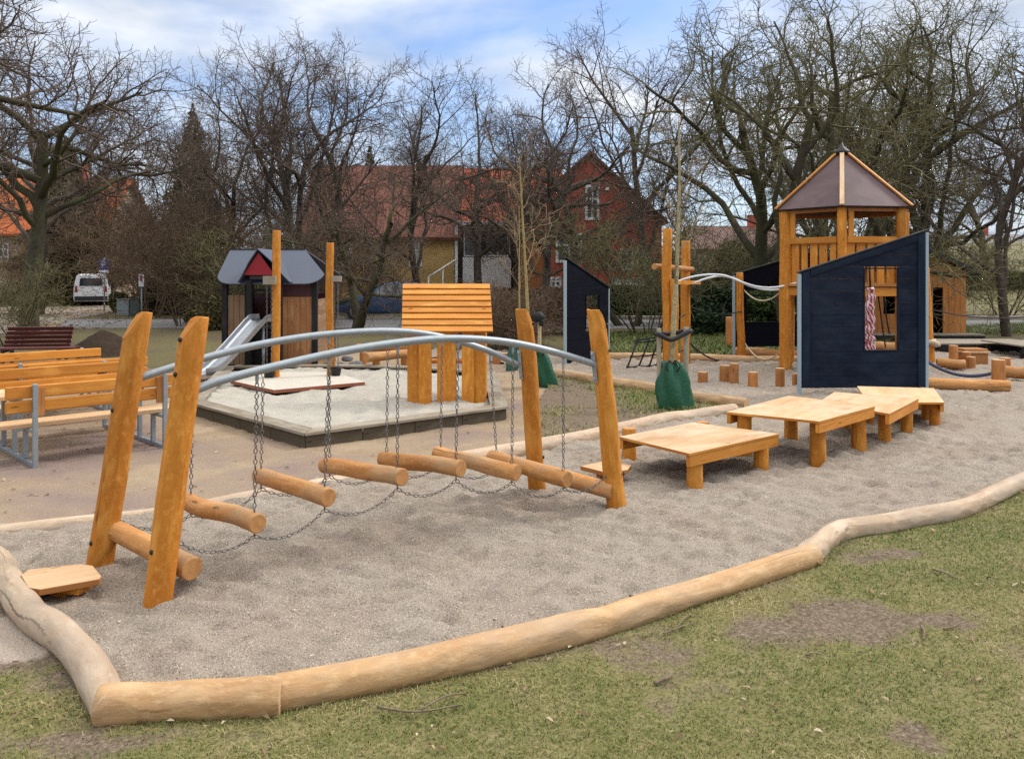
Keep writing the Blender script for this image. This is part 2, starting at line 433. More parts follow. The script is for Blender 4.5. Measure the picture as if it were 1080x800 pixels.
def grid_sheet(name, xs, ys, poly, hfun, mat, attrs=None, keep=None):
    X, Y = np.meshgrid(xs, ys); Z = hfun(X, Y)
    nx, ny = len(xs), len(ys)
    idx = np.arange(nx * ny).reshape(ny, nx)
    cx = (X[:-1, :-1] + X[1:, 1:]) / 2; cy = (Y[:-1, :-1] + Y[1:, 1:]) / 2
    m = inside(cx, cy, poly)
    f = np.stack([idx[:-1, :-1][m], idx[:-1, 1:][m], idx[1:, 1:][m], idx[1:, :-1][m]], 1)
    used = np.zeros(nx * ny, bool); used[f.ravel()] = True
    remap = np.cumsum(used) - 1
    vs = np.stack([X.ravel(), Y.ravel(), Z.ravel()], 1)[used]
    o = np_mesh(name, vs, remap[f], mat, tint=None if attrs is None else attrs(X, Y).ravel()[used], smooth=True, attr='cover')
    return props(o, kind='structure')
HOLLOWS = [tuple(G(*q)[:2]) for q in ((235, 590), (318, 560), (392, 536), (460, 524), (520, 520), (575, 517), (120, 640))]
def gravel_h(x, y):
    a = fbm(x, y, 2.2, 3, 2) - .5; b = fbm(x, y * 1.3, 6.0, 11, 2) - .5; c = fbm(x, y, 15, 23, 2) - .5
    b = np.where(b > 0, b * .7, b * 1.25)
    d = fbm(x * .8, y * 1.5, 10.5, 29, 2) - .5
    hol = 0
    for q in HOLLOWS: hol = hol + np.exp(-(((x - q[0]) / .30) ** 2 + ((y - q[1]) / .24) ** 2))
    return .045 - .030 * hol + .018 * a + .060 * b + .095 * np.sign(d) * np.abs(d) ** 1.25 * 1.3 + .030 * c
ys = np.concatenate([np.arange(3.0, 8.5, .024), np.arange(8.5, 13, .06), np.arange(13, 24.2, .15)])
grid_sheet('play_gravel', np.arange(-4.6, 17, .035), ys, GPOLY, gravel_h, GRAVEL)

WEDGE = gz(WEDGE_G + BACK_F[::-1][:-1]) + gz([(560, 440)])
YPOLY = gz([(-400, 480), (-70, 567)] + BACK_E[1:] + BACK_F[1:] + WEDGE_G[::-1] + [(540, 380), (430, 372), (330, 372), (215, 385), (100, 392), (-300, 396)])
def yard_h(x, y): return .006 + .012 * (fbm(x, y, 2.2, 31, 2) - .3) + .034 * (fbm(x, y, 7, 41, 3) - .45)
grid_sheet('yard_sand', np.arange(-12, 6.5, .06), np.concatenate([np.arange(4.8, 10, .05), np.arange(10, 19, .12)]), YPOLY, lambda x, y: np.maximum(yard_h(x, y), .001), YARD)

# worn lawn in front: cover says where grass grows
def blob(x, y, px, py, rx, ry, z=0):
    p = G(px, py); x = x + .34 * (fbm(x, y, 2.6, 101, 3) - .5); y = y + .30 * (fbm(x, y, 3.1, 131, 3) - .5); c = np.exp(-(((x - p.x) / rx) ** 2 + ((y - p.y) / ry) ** 2)); return c
def edge_dist(x, y, line):
    d = np.full(x.shape, 9.0)
    for a, b in zip(line[:-1], line[1:]):
        ax, ay = a; bx, by = b; vx, vy = bx - ax, by - ay
        t = np.clip(((x - ax) * vx + (y - ay) * vy) / (vx * vx + vy * vy), 0, 1)
        d = np.minimum(d, np.hypot(x - ax - t * vx, y - ay - t * vy))
    return d
LINE_CD = gz(FRONT_C + FRONT_D[1:]); LINE_AB = gz(FRONT_A); LINE_B = gz(FRONT_B)
def cover(x, y):
    c = .88 + .85 * (fbm(x, y, 1.1, 57, 4) - .5) + .85 * (fbm(x, y, 4.2, 77, 4) - .5)
    c = c - .42 * np.exp(-(edge_dist(x, y, LINE_CD) / .22) ** 2) * (.4 + fbm(x, y, 2.3, 91, 2))
    c = c - .55 * np.exp(-(edge_dist(x, y, LINE_AB) / .28) ** 2)
    for px, py, rx, ry, k in ((905, 668, .42, .24, .70), (790, 665, .25, .2, .40), (960, 782, .22, .10, .85), (1000, 662, .25, .12, .5), (590, 690, .5, .16, .35), (640, 745, .4, .12, .35), (930, 585, .22, .12, .6), (300, 775, .3, .1, .3), (2, 676, .36, .32, 1.6), (855, 640, .3, .2, .5), (60, 780, .3, .08, .4)):
        c = c - k * blob(x, y, px, py, rx, ry)
    for px, py, rx, ry, k in ((88, 742, .40, .14, .8), (320, 760, .5, .08, .4), (500, 740, .5, .2, .3), (1000, 600, .6, .3, .25), (700, 760, .5, .2, .2), (1040, 560, .5, .3, .3)):
        c = c + k * blob(x, y, px, py, rx, ry)
    return np.clip(c, -.6, 1.2)
LPOLY = [(-9, 1.5)] + [(-9, 7.0)] + gz([(-400, 480), (-70, 570)] + FRONT_A + FRONT_B + FRONT_C[1:] + FRONT_D[1:]) + [(17, 9.5), (17, 1.5)]
def lawn_h(x, y): return .004 + .02 * (fbm(x, y, 2.2, 5, 2) - .4) * np.clip(cover(x, y), .2, 1) * 1.0 + .008 * fbm(x, y, 14, 15, 2)
grid_sheet('lawn', np.arange(-5, 12, .05), np.arange(1.6, 9.0, .05), LPOLY, lambda x, y: np.maximum(lawn_h(x, y), .0), LAWN_NEAR, cover)
grid_sheet('grass_wedge', np.arange(-.2, 4.2, .05), np.arange(8.5, 14.6, .06), WEDGE, lambda x, y: .03 + .03 * fbm(x, y, 5, 17, 3), LAWN_NEAR,
           lambda x, y: np.clip(.42 + 1.3 * (fbm(x, y, 1.7, 97, 3) - .5) + .25 * (x - 1.5), 0, 1))

# grass blades of the front lawn (nobody could count them: one object)
rng = np.random.default_rng(4)
def blades(name, n, xr, yr, poly, cov, hgt, wid, mat, zf, ypow=1.0):
    x = rng.uniform(*xr, n); y = yr[0] + (yr[1] - yr[0]) * rng.uniform(0, 1, n) ** ypow
    m = inside(x, y, poly); x, y = x[m], y[m]
    c = cov(x, y); keep = rng.uniform(.12, .75, len(x)) < c * (.55 + .75 * fbm(x, y, 9, 3, 2)); x, y, c = x[keep], y[keep], c[keep]
    n = len(x); a = rng.uniform(0, 2 * math.pi, n); c = np.clip(c, .05, 1.2); h = hgt * rng.uniform(.4, 1.25, n) * (.5 + .6 * c); lean = rng.uniform(.5, 2.8, n) * h
    w = wid * rng.uniform(.6, 1.4, n); z = zf(x, y)
    dx, dy = np.cos(a), np.sin(a); b = a + rng.uniform(1.0, 2.1, n); sx, sy = np.cos(b) * w, np.sin(b) * w
    v = np.empty((n, 5, 3))
    v[:, 0] = np.stack([x - sx, y - sy, z - .004], 1); v[:, 1] = np.stack([x + sx, y + sy, z - .004], 1)
    mx, my = x + dx * lean * .38, y + dy * lean * .38
    v[:, 2] = np.stack([mx + sx * .75, my + sy * .75, z + h * .62], 1); v[:, 3] = np.stack([mx - sx * .75, my - sy * .75, z + h * .62], 1)
    v[:, 4] = np.stack([x + dx * lean, y + dy * lean, z + h * .9], 1)
    i = np.arange(n)[:, None] * 5
    tri = np.concatenate([i + [[0, 1, 2]], i + [[0, 2, 3]], i + [[3, 2, 4]]], 0)
    tint = np.repeat(np.clip(.55 * rng.uniform(0, 1, n) + .9 * (fbm(x, y, 2.0, 7, 3) - .28) , 0, 1), 5)
    return np_mesh(name, v.reshape(-1, 3), tri, mat, tint=tint)
BLADE = tinted('grass_blade', [(0, (.050, .088, .014)), (.25, (.095, .136, .025)), (.48, (.148, .164, .044)), (.68, (.26, .222, .088)), (1, (.46, .375, .21))], .7)
props(blades('lawn_grass', 560000, (-4, 9.5), (2.55, 9), LPOLY, cover, .018, .0017, BLADE, lambda x, y: np.maximum(lawn_h(x, y), 0), 1.25), 'short patchy green and straw coloured grass of the front lawn', 'grass', kind='stuff')
edgecov = lambda x, y: np.where(cover(x, y) > .12, 1.0, 0.0) * (1.0 * np.exp(-((edge_dist(x, y, LINE_CD) - .09) / .05) ** 2) + 1.0 * np.exp(-((edge_dist(x, y, LINE_B) - .09) / .05) ** 2) + .16 * (fbm(x, y, 5, 19, 3) > .60)) * (.25 + fbm(x, y, 3.3, 29, 3))
props(blades('tuft_grass', 150000, (-3, 9.5), (2.55, 8.5), LPOLY, edgecov, .046, .0019, BLADE, lambda x, y: np.maximum(lawn_h(x, y), 0), 1.2), 'longer grass tufts along the edging logs and in loose clumps', 'grass', kind='stuff')
props(blades('wedge_grass', 30000, (-.2, 4), (8.5, 14.5), WEDGE, lambda x, y: np.clip(.5 + 1.3 * (fbm(x, y, 1.7, 97, 3) - .5) + .25 * (x - 1.5), 0, 1), .06, .004, BLADE, lambda x, y: .03 + .03 * fbm(x, y, 5, 17, 3)), 'thin grass growing round the young tree between two logs', 'grass', kind='stuff')
STRIP = gz([(600, 373), (850, 376), (960, 356), (1150, 350), (1150, 340), (600, 352)])
props(blades('strip_grass', 60000, (1, 19), (16.5, 30), STRIP, lambda x, y: np.clip(.75 + .8 * (fbm(x, y, .8, 37, 3) - .5), 0, 1), .10, .010, tinted('green_blade', [(0, (.04, .07, .012)), (.5, (.095, .125, .03)), (1, (.20, .19, .07))], .7), lambda x, y: x * 0), 'greener grass strip between the play area and the road', 'grass', kind='stuff')

# dead leaves and gravel crumbs on the lawn
def litter(name, n, xr, yr, poly, size, mat, zf, cov=None, thick=.0, w=None):
    x = rng.uniform(*xr, n); y = rng.uniform(*yr, n); m = inside(x, y, poly)
    if cov is not None: m &= rng.uniform(0, 1, n) < cov(x, y)
    x, y = x[m], y[m]; n = len(x); s = size * rng.uniform(.5, 1.5, n); a = rng.uniform(0, 6.28, n); z = zf(x, y) + .004
    tl = rng.normal(0, .28, (n, 4)); v = np.empty((n, 6, 3))
    for k, (u, q) in enumerate(((-1, 0), (-.3, .55), (.5, .45), (1, 0), (.4, -.5), (-.4, -.45))):
        qq = q * rng.uniform(.6, 1.2, n)
        v[:, k, 0] = x + s * (u * np.cos(a) - qq * np.sin(a)); v[:, k, 1] = y + s * (u * np.sin(a) + qq * np.cos(a))
        v[:, k, 2] = z + s * (np.abs(qq) * .55 + u * tl[:, 0]) + s * .3
    i = np.arange(n)[:, None] * 6
    f = np.concatenate([i + [[0, 1, 2, 3]], i + [[0, 3, 4, 5]]], 0)
    return np_mesh(name, v.reshape(-1, 3), f, mat, tint=np.repeat(rng.uniform(0, 1, n), 6))
LEAF = tinted('dead_leaf', [(0, (.10, .06, .03)), (.5, (.22, .15, .085)), (.85, (.34, .26, .16)), (1, (.46, .38, .26))], .8)
nearlog = lambda x, y: .16 + .9 * np.exp(-(edge_dist(x, y, LINE_CD) / .20) ** 2) + .5 * np.exp(-(edge_dist(x, y, LINE_B) / .12) ** 2)
props(litter('leaf_litter', 9000, (-3, 9), (2.6, 8.5), LPOLY, .014, LEAF, lambda x, y: np.maximum(lawn_h(x, y), 0) + .008, nearlog), 'scattered small dead leaves and chips on the worn lawn', 'leaves', kind='stuff')
props(litter('yard_litter', 900, (-9, 6), (5, 16), YPOLY, .018, LEAF, lambda x, y: np.maximum(yard_h(x, y), 0)), 'small dry leaves and crumbs over the sandy yard', 'leaves', kind='stuff')
props(litter('gravel_specks', 700, (-4, 9), (3, 9), GPOLY, .009, tinted('speck', [(0, (.10, .085, .05)), (.5, (.3, .26, .2)), (1, (.55, .5, .43))], .8), gravel_h), 'small light and dark crumbs lying on the play gravel', 'gravel', kind='stuff')
props(litter('drive_leaves', 2500, (-26, -13), (26, 48), [(-24, 26), (-13, 26), (-19, 48), (-28, 48)], .05, tinted('brown_leaf', [(0, (.09, .05, .025)), (.6, (.19, .115, .055)), (1, (.30, .21, .11))], .8), lambda x, y: x * 0 + .02), 'brown leaves drifted beside the driveway', 'leaves', kind='stuff')

# road, kerb, driveway, far bank
def hband(name, y0, y1, z, mat, x0=-150, x1=150, slope=0.0):
    return sheet(name, [(x0, y0 + slope * x0), (x1, y0 + slope * x1), (x1, y1 + slope * x1), (x0, y1 + slope * x0)], z, mat)
hband('road', 27.5, 33.0, -.006, ROADM, slope=-.02)
mb = MB(); mb.box((71, 33.15, .05), (158, .22, .16)); props(mb.build('road_kerb', plain('kerb_concrete', (.36, .30, .25), .85, 0, .2, 3), bevel=.02), kind='structure')
sheet('driveway', [(-27, 25), (-14.0, 25), (-17.5, 33), (-21.5, 52), (-30, 52), (-26, 33)], -.001, DRIVE)
xs = np.arange(8, 90, 1.2); ys2 = np.arange(36, 110, 1.2)
def bank_h(x, y):
    t = np.clip((x - 10) / 14, 0, 1); t = t * t * (3 - 2 * t); u = np.clip((y - 37) / 16, 0, 1); u = u * u * (3 - 2 * u)
    return -.02 + t * u * (3.4 + .6 * fbm(x, y, .1, 8, 2))
N = NT('bank_grass'); oc = N.objco(); f = N.noise(oc, 3, 5, .7)
N.l(N.ramp(f, [(.3, (.075, .068, .026)), (.5, (.15, .13, .055)), (.7, (.22, .185, .09))]), N.b.inputs['Base Color']); N.setb(Roughness=.95)
grid_sheet('grass_bank', xs, ys2, [(8, 36), (90, 36), (90, 110), (8, 110)], bank_h, N.mat)
# ================================================================ helpers for equipment
def cutlog(mb, p0, p1, r0, r1, out, drop, n=18, mi=0, capm=0, seed=0, share=.1, wob=.05, bend=.0):
    """hewn post whose head is cut off at a slant on its side 'out'"""
    p0, p1 = V(p0), V(p1); L = (p1 - p0).length; d = (p1 - p0) / L; out = V(out); out = (out - d * out.dot(d)).normalized()
    side = d.cross(out)
    segs = [i / 9 * (L - drop - .03) for i in range(10)] + [L]
    pts = [p0 + d * s + side * (bend * mnoise.noise(V((s * 1.3, seed, 3)))) for s in segs]
    rad = [r0 + (r1 - r0) * (s / L) for s in segs]
    b = len(mb.v); mb.tube(pts, rad, n, True, capm, wob, seed, mi, seam=(0, 1, 0))
    top = b + 10 * n
    for j in range(n):
        q = mb.v[top + j]; s = (q - p1).dot(out) / r1
        mb.v[top + j] = q - d * (max(0, (s + share) / (1 + share)) * drop)
    return mb
def chain(mb, pts, link=.038, wire=.0031, w=.0098, n=8, m=4):
    pts = [V(p) for p in pts]; seg = [(pts[i + 1] - pts[i]).length for i in range(len(pts) - 1)]; L = sum(seg)
    k = max(1, int(L / (link * .80))); st = L / k
    def at(s):
        for i, q in enumerate(seg):
            if s <= q or i == len(seg) - 1: return pts[i].lerp(pts[i + 1], s / q), (pts[i + 1] - pts[i]) / q
            s -= q
    for i in range(k):
        c, t = at((i + .5) * st)
        ref = V((0, 0, 1)) if abs(t.z) < .8 else V((.7, .7, 0))
        a = t.cross(ref).normalized(); bb = t.cross(a)
        s = a if i % 2 else bb
        q = (i * .37) % 1 * .5; s2 = t.cross(s); s = (s * math.cos(q) + s2 * math.sin(q)); nn = t.cross(s)
        vs, fs = [], []
        for j in range(n):
            an = 2 * math.pi * j / n; cx, sx = math.cos(an), math.sin(an)
            cc = c + t * (cx * (link / 2 - wire)) + s * (sx * w)
            rd = (t * cx * .6 + s * sx).normalized()
            for h in range(m):
                b2 = 2 * math.pi * h / m
                vs.append(cc + (rd * math.cos(b2) + nn * math.sin(b2)) * wire)
        for j in range(n):
            for h in range(m):
                j2, h2 = (j + 1) % n, (h + 1) % m
                fs.append((j * m + h, j * m + h2, j2 * m + h2, j2 * m + h))
        mb.add(vs, fs, [[(0, 0)] * 4] * len(fs), 0, True)
    return mb
def sag(p, q, s, n=12):
    p, q = V(p), V(q)
    return [p.lerp(q, i / n) - V((0, 0, s * 4 * (i / n) * (1 - i / n))) for i in range(n + 1)]
def bez(ps, n=24):                               # smooth curve through points (Catmull-Rom)
    ps = [V(p) for p in ps]; ps = [ps[0] * 2 - ps[1]] + ps + [ps[-1] * 2 - ps[-2]]; out = []
    k = len(ps) - 3
    for i in range(n + 1):
        t = i / n * k; j = min(int(t), k - 1); t -= j
        a, b, c, d = ps[j:j + 4]
        out.append(.5 * ((2 * b) + (c - a) * t + (2 * a - 5 * b + 4 * c - d) * t * t + (3 * b - 3 * c + d - a) * t ** 3))
    return out
def bolt(mb, p, d, r=.014, h=.012):
    p, d = V(p), V(d).normalized(); mb.tube([p, p + d * h * .6, p + d * h], [r, r * .95, r * .45], 10, True, None, 0, 0, 0, (0, .3, 1))
    return mb

# ================================================================ log border
def border(label, px, r, mat, z=.7, n=16, wob=.05, seed=1, rr=None, zs=None, bend=.5):
    pts = [G(x, y, r * z) for x, y in px]
    if len(pts) > 2: pts = bez(pts, max(16, len(pts) * 5))
    else: pts = [pts[0].lerp(pts[1], i / 16) for i in range(17)]
    k = len(pts); rad = [r * (1 + .13 * mnoise.noise(V((i * .22, seed, 0)))) for i in range(k)]
    if rr: rad = [q * (rr[0] + (rr[1] - rr[0]) * i / (k - 1)) for i, q in enumerate(rad)]
    mb = MB().tube(pts, rad, n, True, 1, wob, seed)
    c = sum(pts, V((0, 0, 0))) / k
    o = mb.build('border_log', [mat, END_PALE], bevel=.008, at=V((c.x, c.y, 0)))
    return props(o, label, 'log', 'log edging of the play areas')
border('crooked pale log curving along the left end of the gravel', FRONT_A, .076, PALE_GREY, seed=2.2, wob=.09, rr=(1.05, .95))
border('short straight pale log at the nearest corner of the gravel', FRONT_B, .078, PALE, seed=5.1, wob=.04, rr=(1.0, 1.04))
border('longest straight pale log with a knot along the front lawn', [(290, 732), (450, 701), (600, 665), (650, 651), (720, 629), (800, 604), (858, 585)], .076, PALE, seed=8.3, wob=.08, rr=(1.06, .92))
border('crooked grey log bending away to the right along the lawn', FRONT_D, .072, PALE_GREY, seed=3.4, wob=.10, rr=(1.0, .95))
border('long thin log behind the leaning posts at the left of the swinging bridge', BACK_E, .062, PALE_GREY, z=.35, seed=6.6, wob=.08)
border('pale log running from behind the swinging bridge towards the highest wooden platform', BACK_F, .085, PALE_GREY, z=.6, seed=7.7, wob=.08)
border('weathered log on the far side of the grassy wedge with the green bag tree', WEDGE_G, .095, PALE, z=.8, seed=9.1, wob=.06)
border('straight pale log far back between the gravel and the grass strip', FAR_H, .10, PALE, z=.6, seed=4.2, wob=.04)

# ================================================================ swinging log bridge
P1, P2, P3, P4 = G(165, 641), G(104, 603), G(652, 541), G(567, 520)
AX = ((P3 - P1) + (P4 - P2)).normalized()
T1, T2, T3, T4 = W(206, 333, P1, AX), W(148, 328, P2, AX), W(628, 325, P3, AX), W(552, 325, P4, AX)
br = thing('swinging_log_bridge', 'swinging log bridge of orange leaning posts, arched steel rails and hanging logs on chains', 'play bridge', (P1 + P2 + P3 + P4) / 4)
for p, t, r0, r1, o, dr, s, sh in ((P1, T1, .074, .071, -AX, .15, 1.5, .0), (P2, T2, .076, .073, -AX, .17, 4.5, .0), (P3, T3, .072, .064, AX, .20, 7.5, .15), (P4, T4, .070, .064, AX, .16, 11.5, .1)):
    d = (t - p).normalized()
    po = cutlog(MB(), p - d * .12, t, r0, r1, o, dr, 18, 0, 0, s, sh, .07, .02).build('leaning_post', [ORANGE], br, bevel=.006)
    # dark bolt heads on the outer face
    nb = []
    for q in ((.12, .62) if p is P2 else (.20, .80, .92)):
        c = p.lerp(t, q)
        bo = MB(); side = d.cross(V((0, 0, 1))).normalized()
        nn = (-AX * .8 + V((-.1, -.6, 0))).normalized() if p in (P1, P2) else (AX * .8 + V((.1, -.6, 0))).normalized()
        bolt(bo, c + nn * r0 * .95, nn); bo.build('bolt', BLACK, po)
fr_px = [(206, 411), (240, 399), (330, 377), (400, 364), (470, 357), (530, 360), (580, 370), (631, 385)]
bk_px = [(145, 399), (200, 382), (270, 364), (340, 353), (410, 349), (460, 354), (510, 368), (545, 384)]
frail = bez([W(x, y, P1, (P3 - P1)) for x, y in fr_px], 40); brail = bez([W(x, y, P2, (P4 - P2)) for x, y in bk_px], 40)
for rail in (frail, brail):
    ro = MB().tube(rail, .0245, 14, True, None, 0, 0, 0, (0, 0, -1)).build('arched_rail', [GALV], br, bevel=.003)
for p, t, rail in ((P3, T3, frail), (P4, T4, brail)):
    d = (t - p).normalized(); e = rail[-1]
    c = e - AX * .03
    k = (e - p).dot(d); base = p + d * k; lat = V((-AX.x, -AX.y, 0)) * .074
    lat = lat + V((.0, -.006, 0))
    pb = MB().bar(base + lat - d * .13, base + lat + d * .10, .042, .008, up=-AX)
    pl = pb.build('bracket_plate', [GALV], br, bevel=.003)
    for q in (-.10, .08): bolt(MB(), base + lat + d * q - AX * .004, -AX, .010, .008).build('bolt', [GALV_PAINT], pl)
def on_rail(rail, px):
    best = min(range(len(rail) - 1), key=lambda i: abs(CX + F * ((rail[i].x + rail[i + 1].x) / 2) / ((rail[i].y + rail[i + 1].y) / 2) - px))
    a, b = rail[best], rail[best + 1]
    xa, xb = CX + F * a.x / a.y, CX + F * b.x / b.y
    return a.lerp(b, min(1, max(0, (px - xa) / (xb - xa + 1e-9))))
LOGS = [((273, 552), (197, 528), 271, 203), ((347, 525), (271, 501), 347, 278), ((424, 503), (343, 489), 419.5, 347), ((486, 494), (403, 483), 483, 409), ((545, 498), (460, 477), 541, 466), ((599, 505), (519, 483), 594, 517)]
fb, bb = [], []
for i, (f, b, cf, cb) in enumerate(LOGS):
    pf = W(f[0], f[1], P1, P3 - P1); pb = W(b[0], b[1], P2, P4 - P2)
    d = (pf - pb).normalized(); r = .056
    lo = MB().log(pb - d * .0, pf + d * .0, r * .95, r, 18, None, .06, 3.3 * i + 1, .03).build('step_log', [ROUND, END], br, bevel=.007)
    cf3 = on_rail(frail, cf); cb3 = on_rail(brail, cb)
    ef, eb = pf - d * .045, pb + d * .05
    ef2, eb2 = V((ef.x, ef.y, ef.z + r * .9)), V((eb.x, eb.y, eb.z + r * .9))
    for top, e in ((cf3, ef2), (cb3, eb2)):
        cl = MB(); cl.bar(top - V((0, 0, .018)), top - V((0, 0, .055)), .018, .012, up=(0, 1, 0)); cl.tube([top - V((0, 0, .05)), top - V((0, 0, .075))], [.011, .006], 8)
        h = cl.build('chain_hanger', [GALV], br, bevel=.002)
        chain(MB(), [top - V((0, 0, .065)), e]).build('chain', [CHAIN], h)
    for e, lst in ((ef, fb), (eb, bb)):
        low = V((e.x, e.y, e.z - r - .022)); lst.append(low)
        MB().tube([e - V((0, 0, r * .8)), low + V((0, 0, .004))], .005, 6).build('eye_bolt', [CHAIN], lo)
ends = ((fb, W(188, 571, P1, P3 - P1), W(641, 500, P1, P3 - P1)), (bb, W(126, 549, P2, P4 - P2), W(560, 492, P2, P4 - P2)))
for lst, a, b in ends:
    run = [a] + lst + [b]
    for i in range(len(run) - 1):
        L = (run[i + 1] - run[i]).length
        chain(MB(), sag(run[i], run[i + 1], L * .17)).build('chain', [CHAIN], br)
# cross logs low between the posts
a, b = W(203, 600, P1 + V((.0, 0, 0)), P3 - P1), W(118, 557, P2, P4 - P2)
dd = (a - b).normalized()
MB().log(b - dd * .02, a, .058, .064, 18, 8, .04, 21, 0).build('cross_log', [ROUND, END], br, bevel=.007)
a, b = W(644, 517, P1, P3 - P1), W(535, 487, P2, P4 - P2); dd = (a - b).normalized()
MB().log(b - dd * .05, a + dd * .02, .058, .062, 18, 8, .04, 25, 0).build('cross_log', [ROUND, END], br, bevel=.007)
# step plates
def plate(px, z, th, stub):
    m = MB(); m.prism([G(x, y, z) for x, y in px][::-1], (0, 0, -th), 0, 1)
    o = m.build('step_plate', [SEATWOOD, ORANGE_DARK], br, bevel=.004)
    s = MB(); c = sum((G(x, y, z) for x, y in px), V((0, 0, 0))) / len(px); s.bar(c + V((-stub, .03, -th - .022)), c + V((stub * 1.1, -.03, -th - .022)), .11, .044)
    s.box((c.x, c.y, (z - th - .04) / 2), (.09, .09, z - th - .03)); s.build('step_support', [ORANGE], o, bevel=.004)
plate([(22, 606), (30, 600), (86, 594), (98, 596), (107, 607), (105, 610), (42, 621), (30, 619)], .125, .035, .13)
plate([(612, 491), (637, 486), (666, 490), (662, 495), (640, 498)], .17, .035, .10)

# ================================================================ platforms
def platform(name, label, top, legs, z, r, aprons, ah=.085, rim=.024):
    ps = [G(x, y, z) for x, y in top]
    # make sure the outline runs counter-clockwise
    ar = sum(ps[i].x * ps[(i + 1) % len(ps)].y - ps[(i + 1) % len(ps)].x * ps[i].y for i in range(len(ps)))
    c = sum(ps, V((0, 0, 0))) / len(ps)
    t = thing(name, label, 'play platform', (c.x, c.y, 0), 0, 'low wooden platforms in a row on the gravel')
    q = ps if ar > 0 else ps[::-1]
    MB().prism([p - V((0, 0, rim)) for p in q], (0, 0, rim), 0, 1).build('platform_top', [TOPBOARD, ORANGE_PLANK], t, bevel=.003)
    for i, j in aprons:
        a, b = ps[i], ps[j]; inn = (c - (a + b) / 2); inn.z = 0; e = (b - a).normalized(); inn = (inn - e * inn.dot(e)).normalized()
        a2, b2 = a + inn * .022 - V((0, 0, rim + .001 + ah / 2)), b + inn * .022 - V((0, 0, rim + .001 + ah / 2))
        MB().bar(a2 + e * .012, b2 - e * .004, .038, ah).build('apron_beam', [ORANGE_PLANK, END], t, bevel=.003)
    for k, (x, y) in enumerate(legs):
        p = G(x, y, 0)
        MB().log(p - V((0, 0, .08)), V((p.x, p.y, z - rim - .002)) + V((random.uniform(-.008, .008), 0, 0)), r * 1.03, r * .97, 12, 5, .06, 2.1 * k + x, .0).build('leg', [ORANGE, END], t, bevel=.004)
random.seed(3)
platform('play_platform', 'lowest wooden platform nearest the right leaning posts of the bridge', [(653, 460), (727, 478), (822, 457), (731, 445)], [(664, 487), (733, 518), (803, 500), (741, 479)], .345, .066, [(1, 2), (3, 0)])
platform('play_platform', 'tallest and widest wooden platform, second in the row from the bridge', [(766, 434), (864, 444), (923, 428), (832, 417)], [(785, 486), (863, 494), (906, 478), (834, 468)], .465, .070, [(1, 2), (3, 0)])
platform('play_platform', 'third wooden platform from the bridge, wedged between the tall one and the farthest one', [(864, 423), (938, 436), (969, 420), (880, 413)], [(892, 456), (933, 469), (956, 459), (916, 451)], .40, .062, [(1, 2), (3, 0)])
platform('play_platform', 'farthest wooden platform with a slanted end in front of the navy wall', [(904, 407), (985, 409), (996, 424), (969, 424), (912, 419)], [(977, 446), (986, 452), (925, 440), (973, 436)], .335, .058, [(2, 1)])

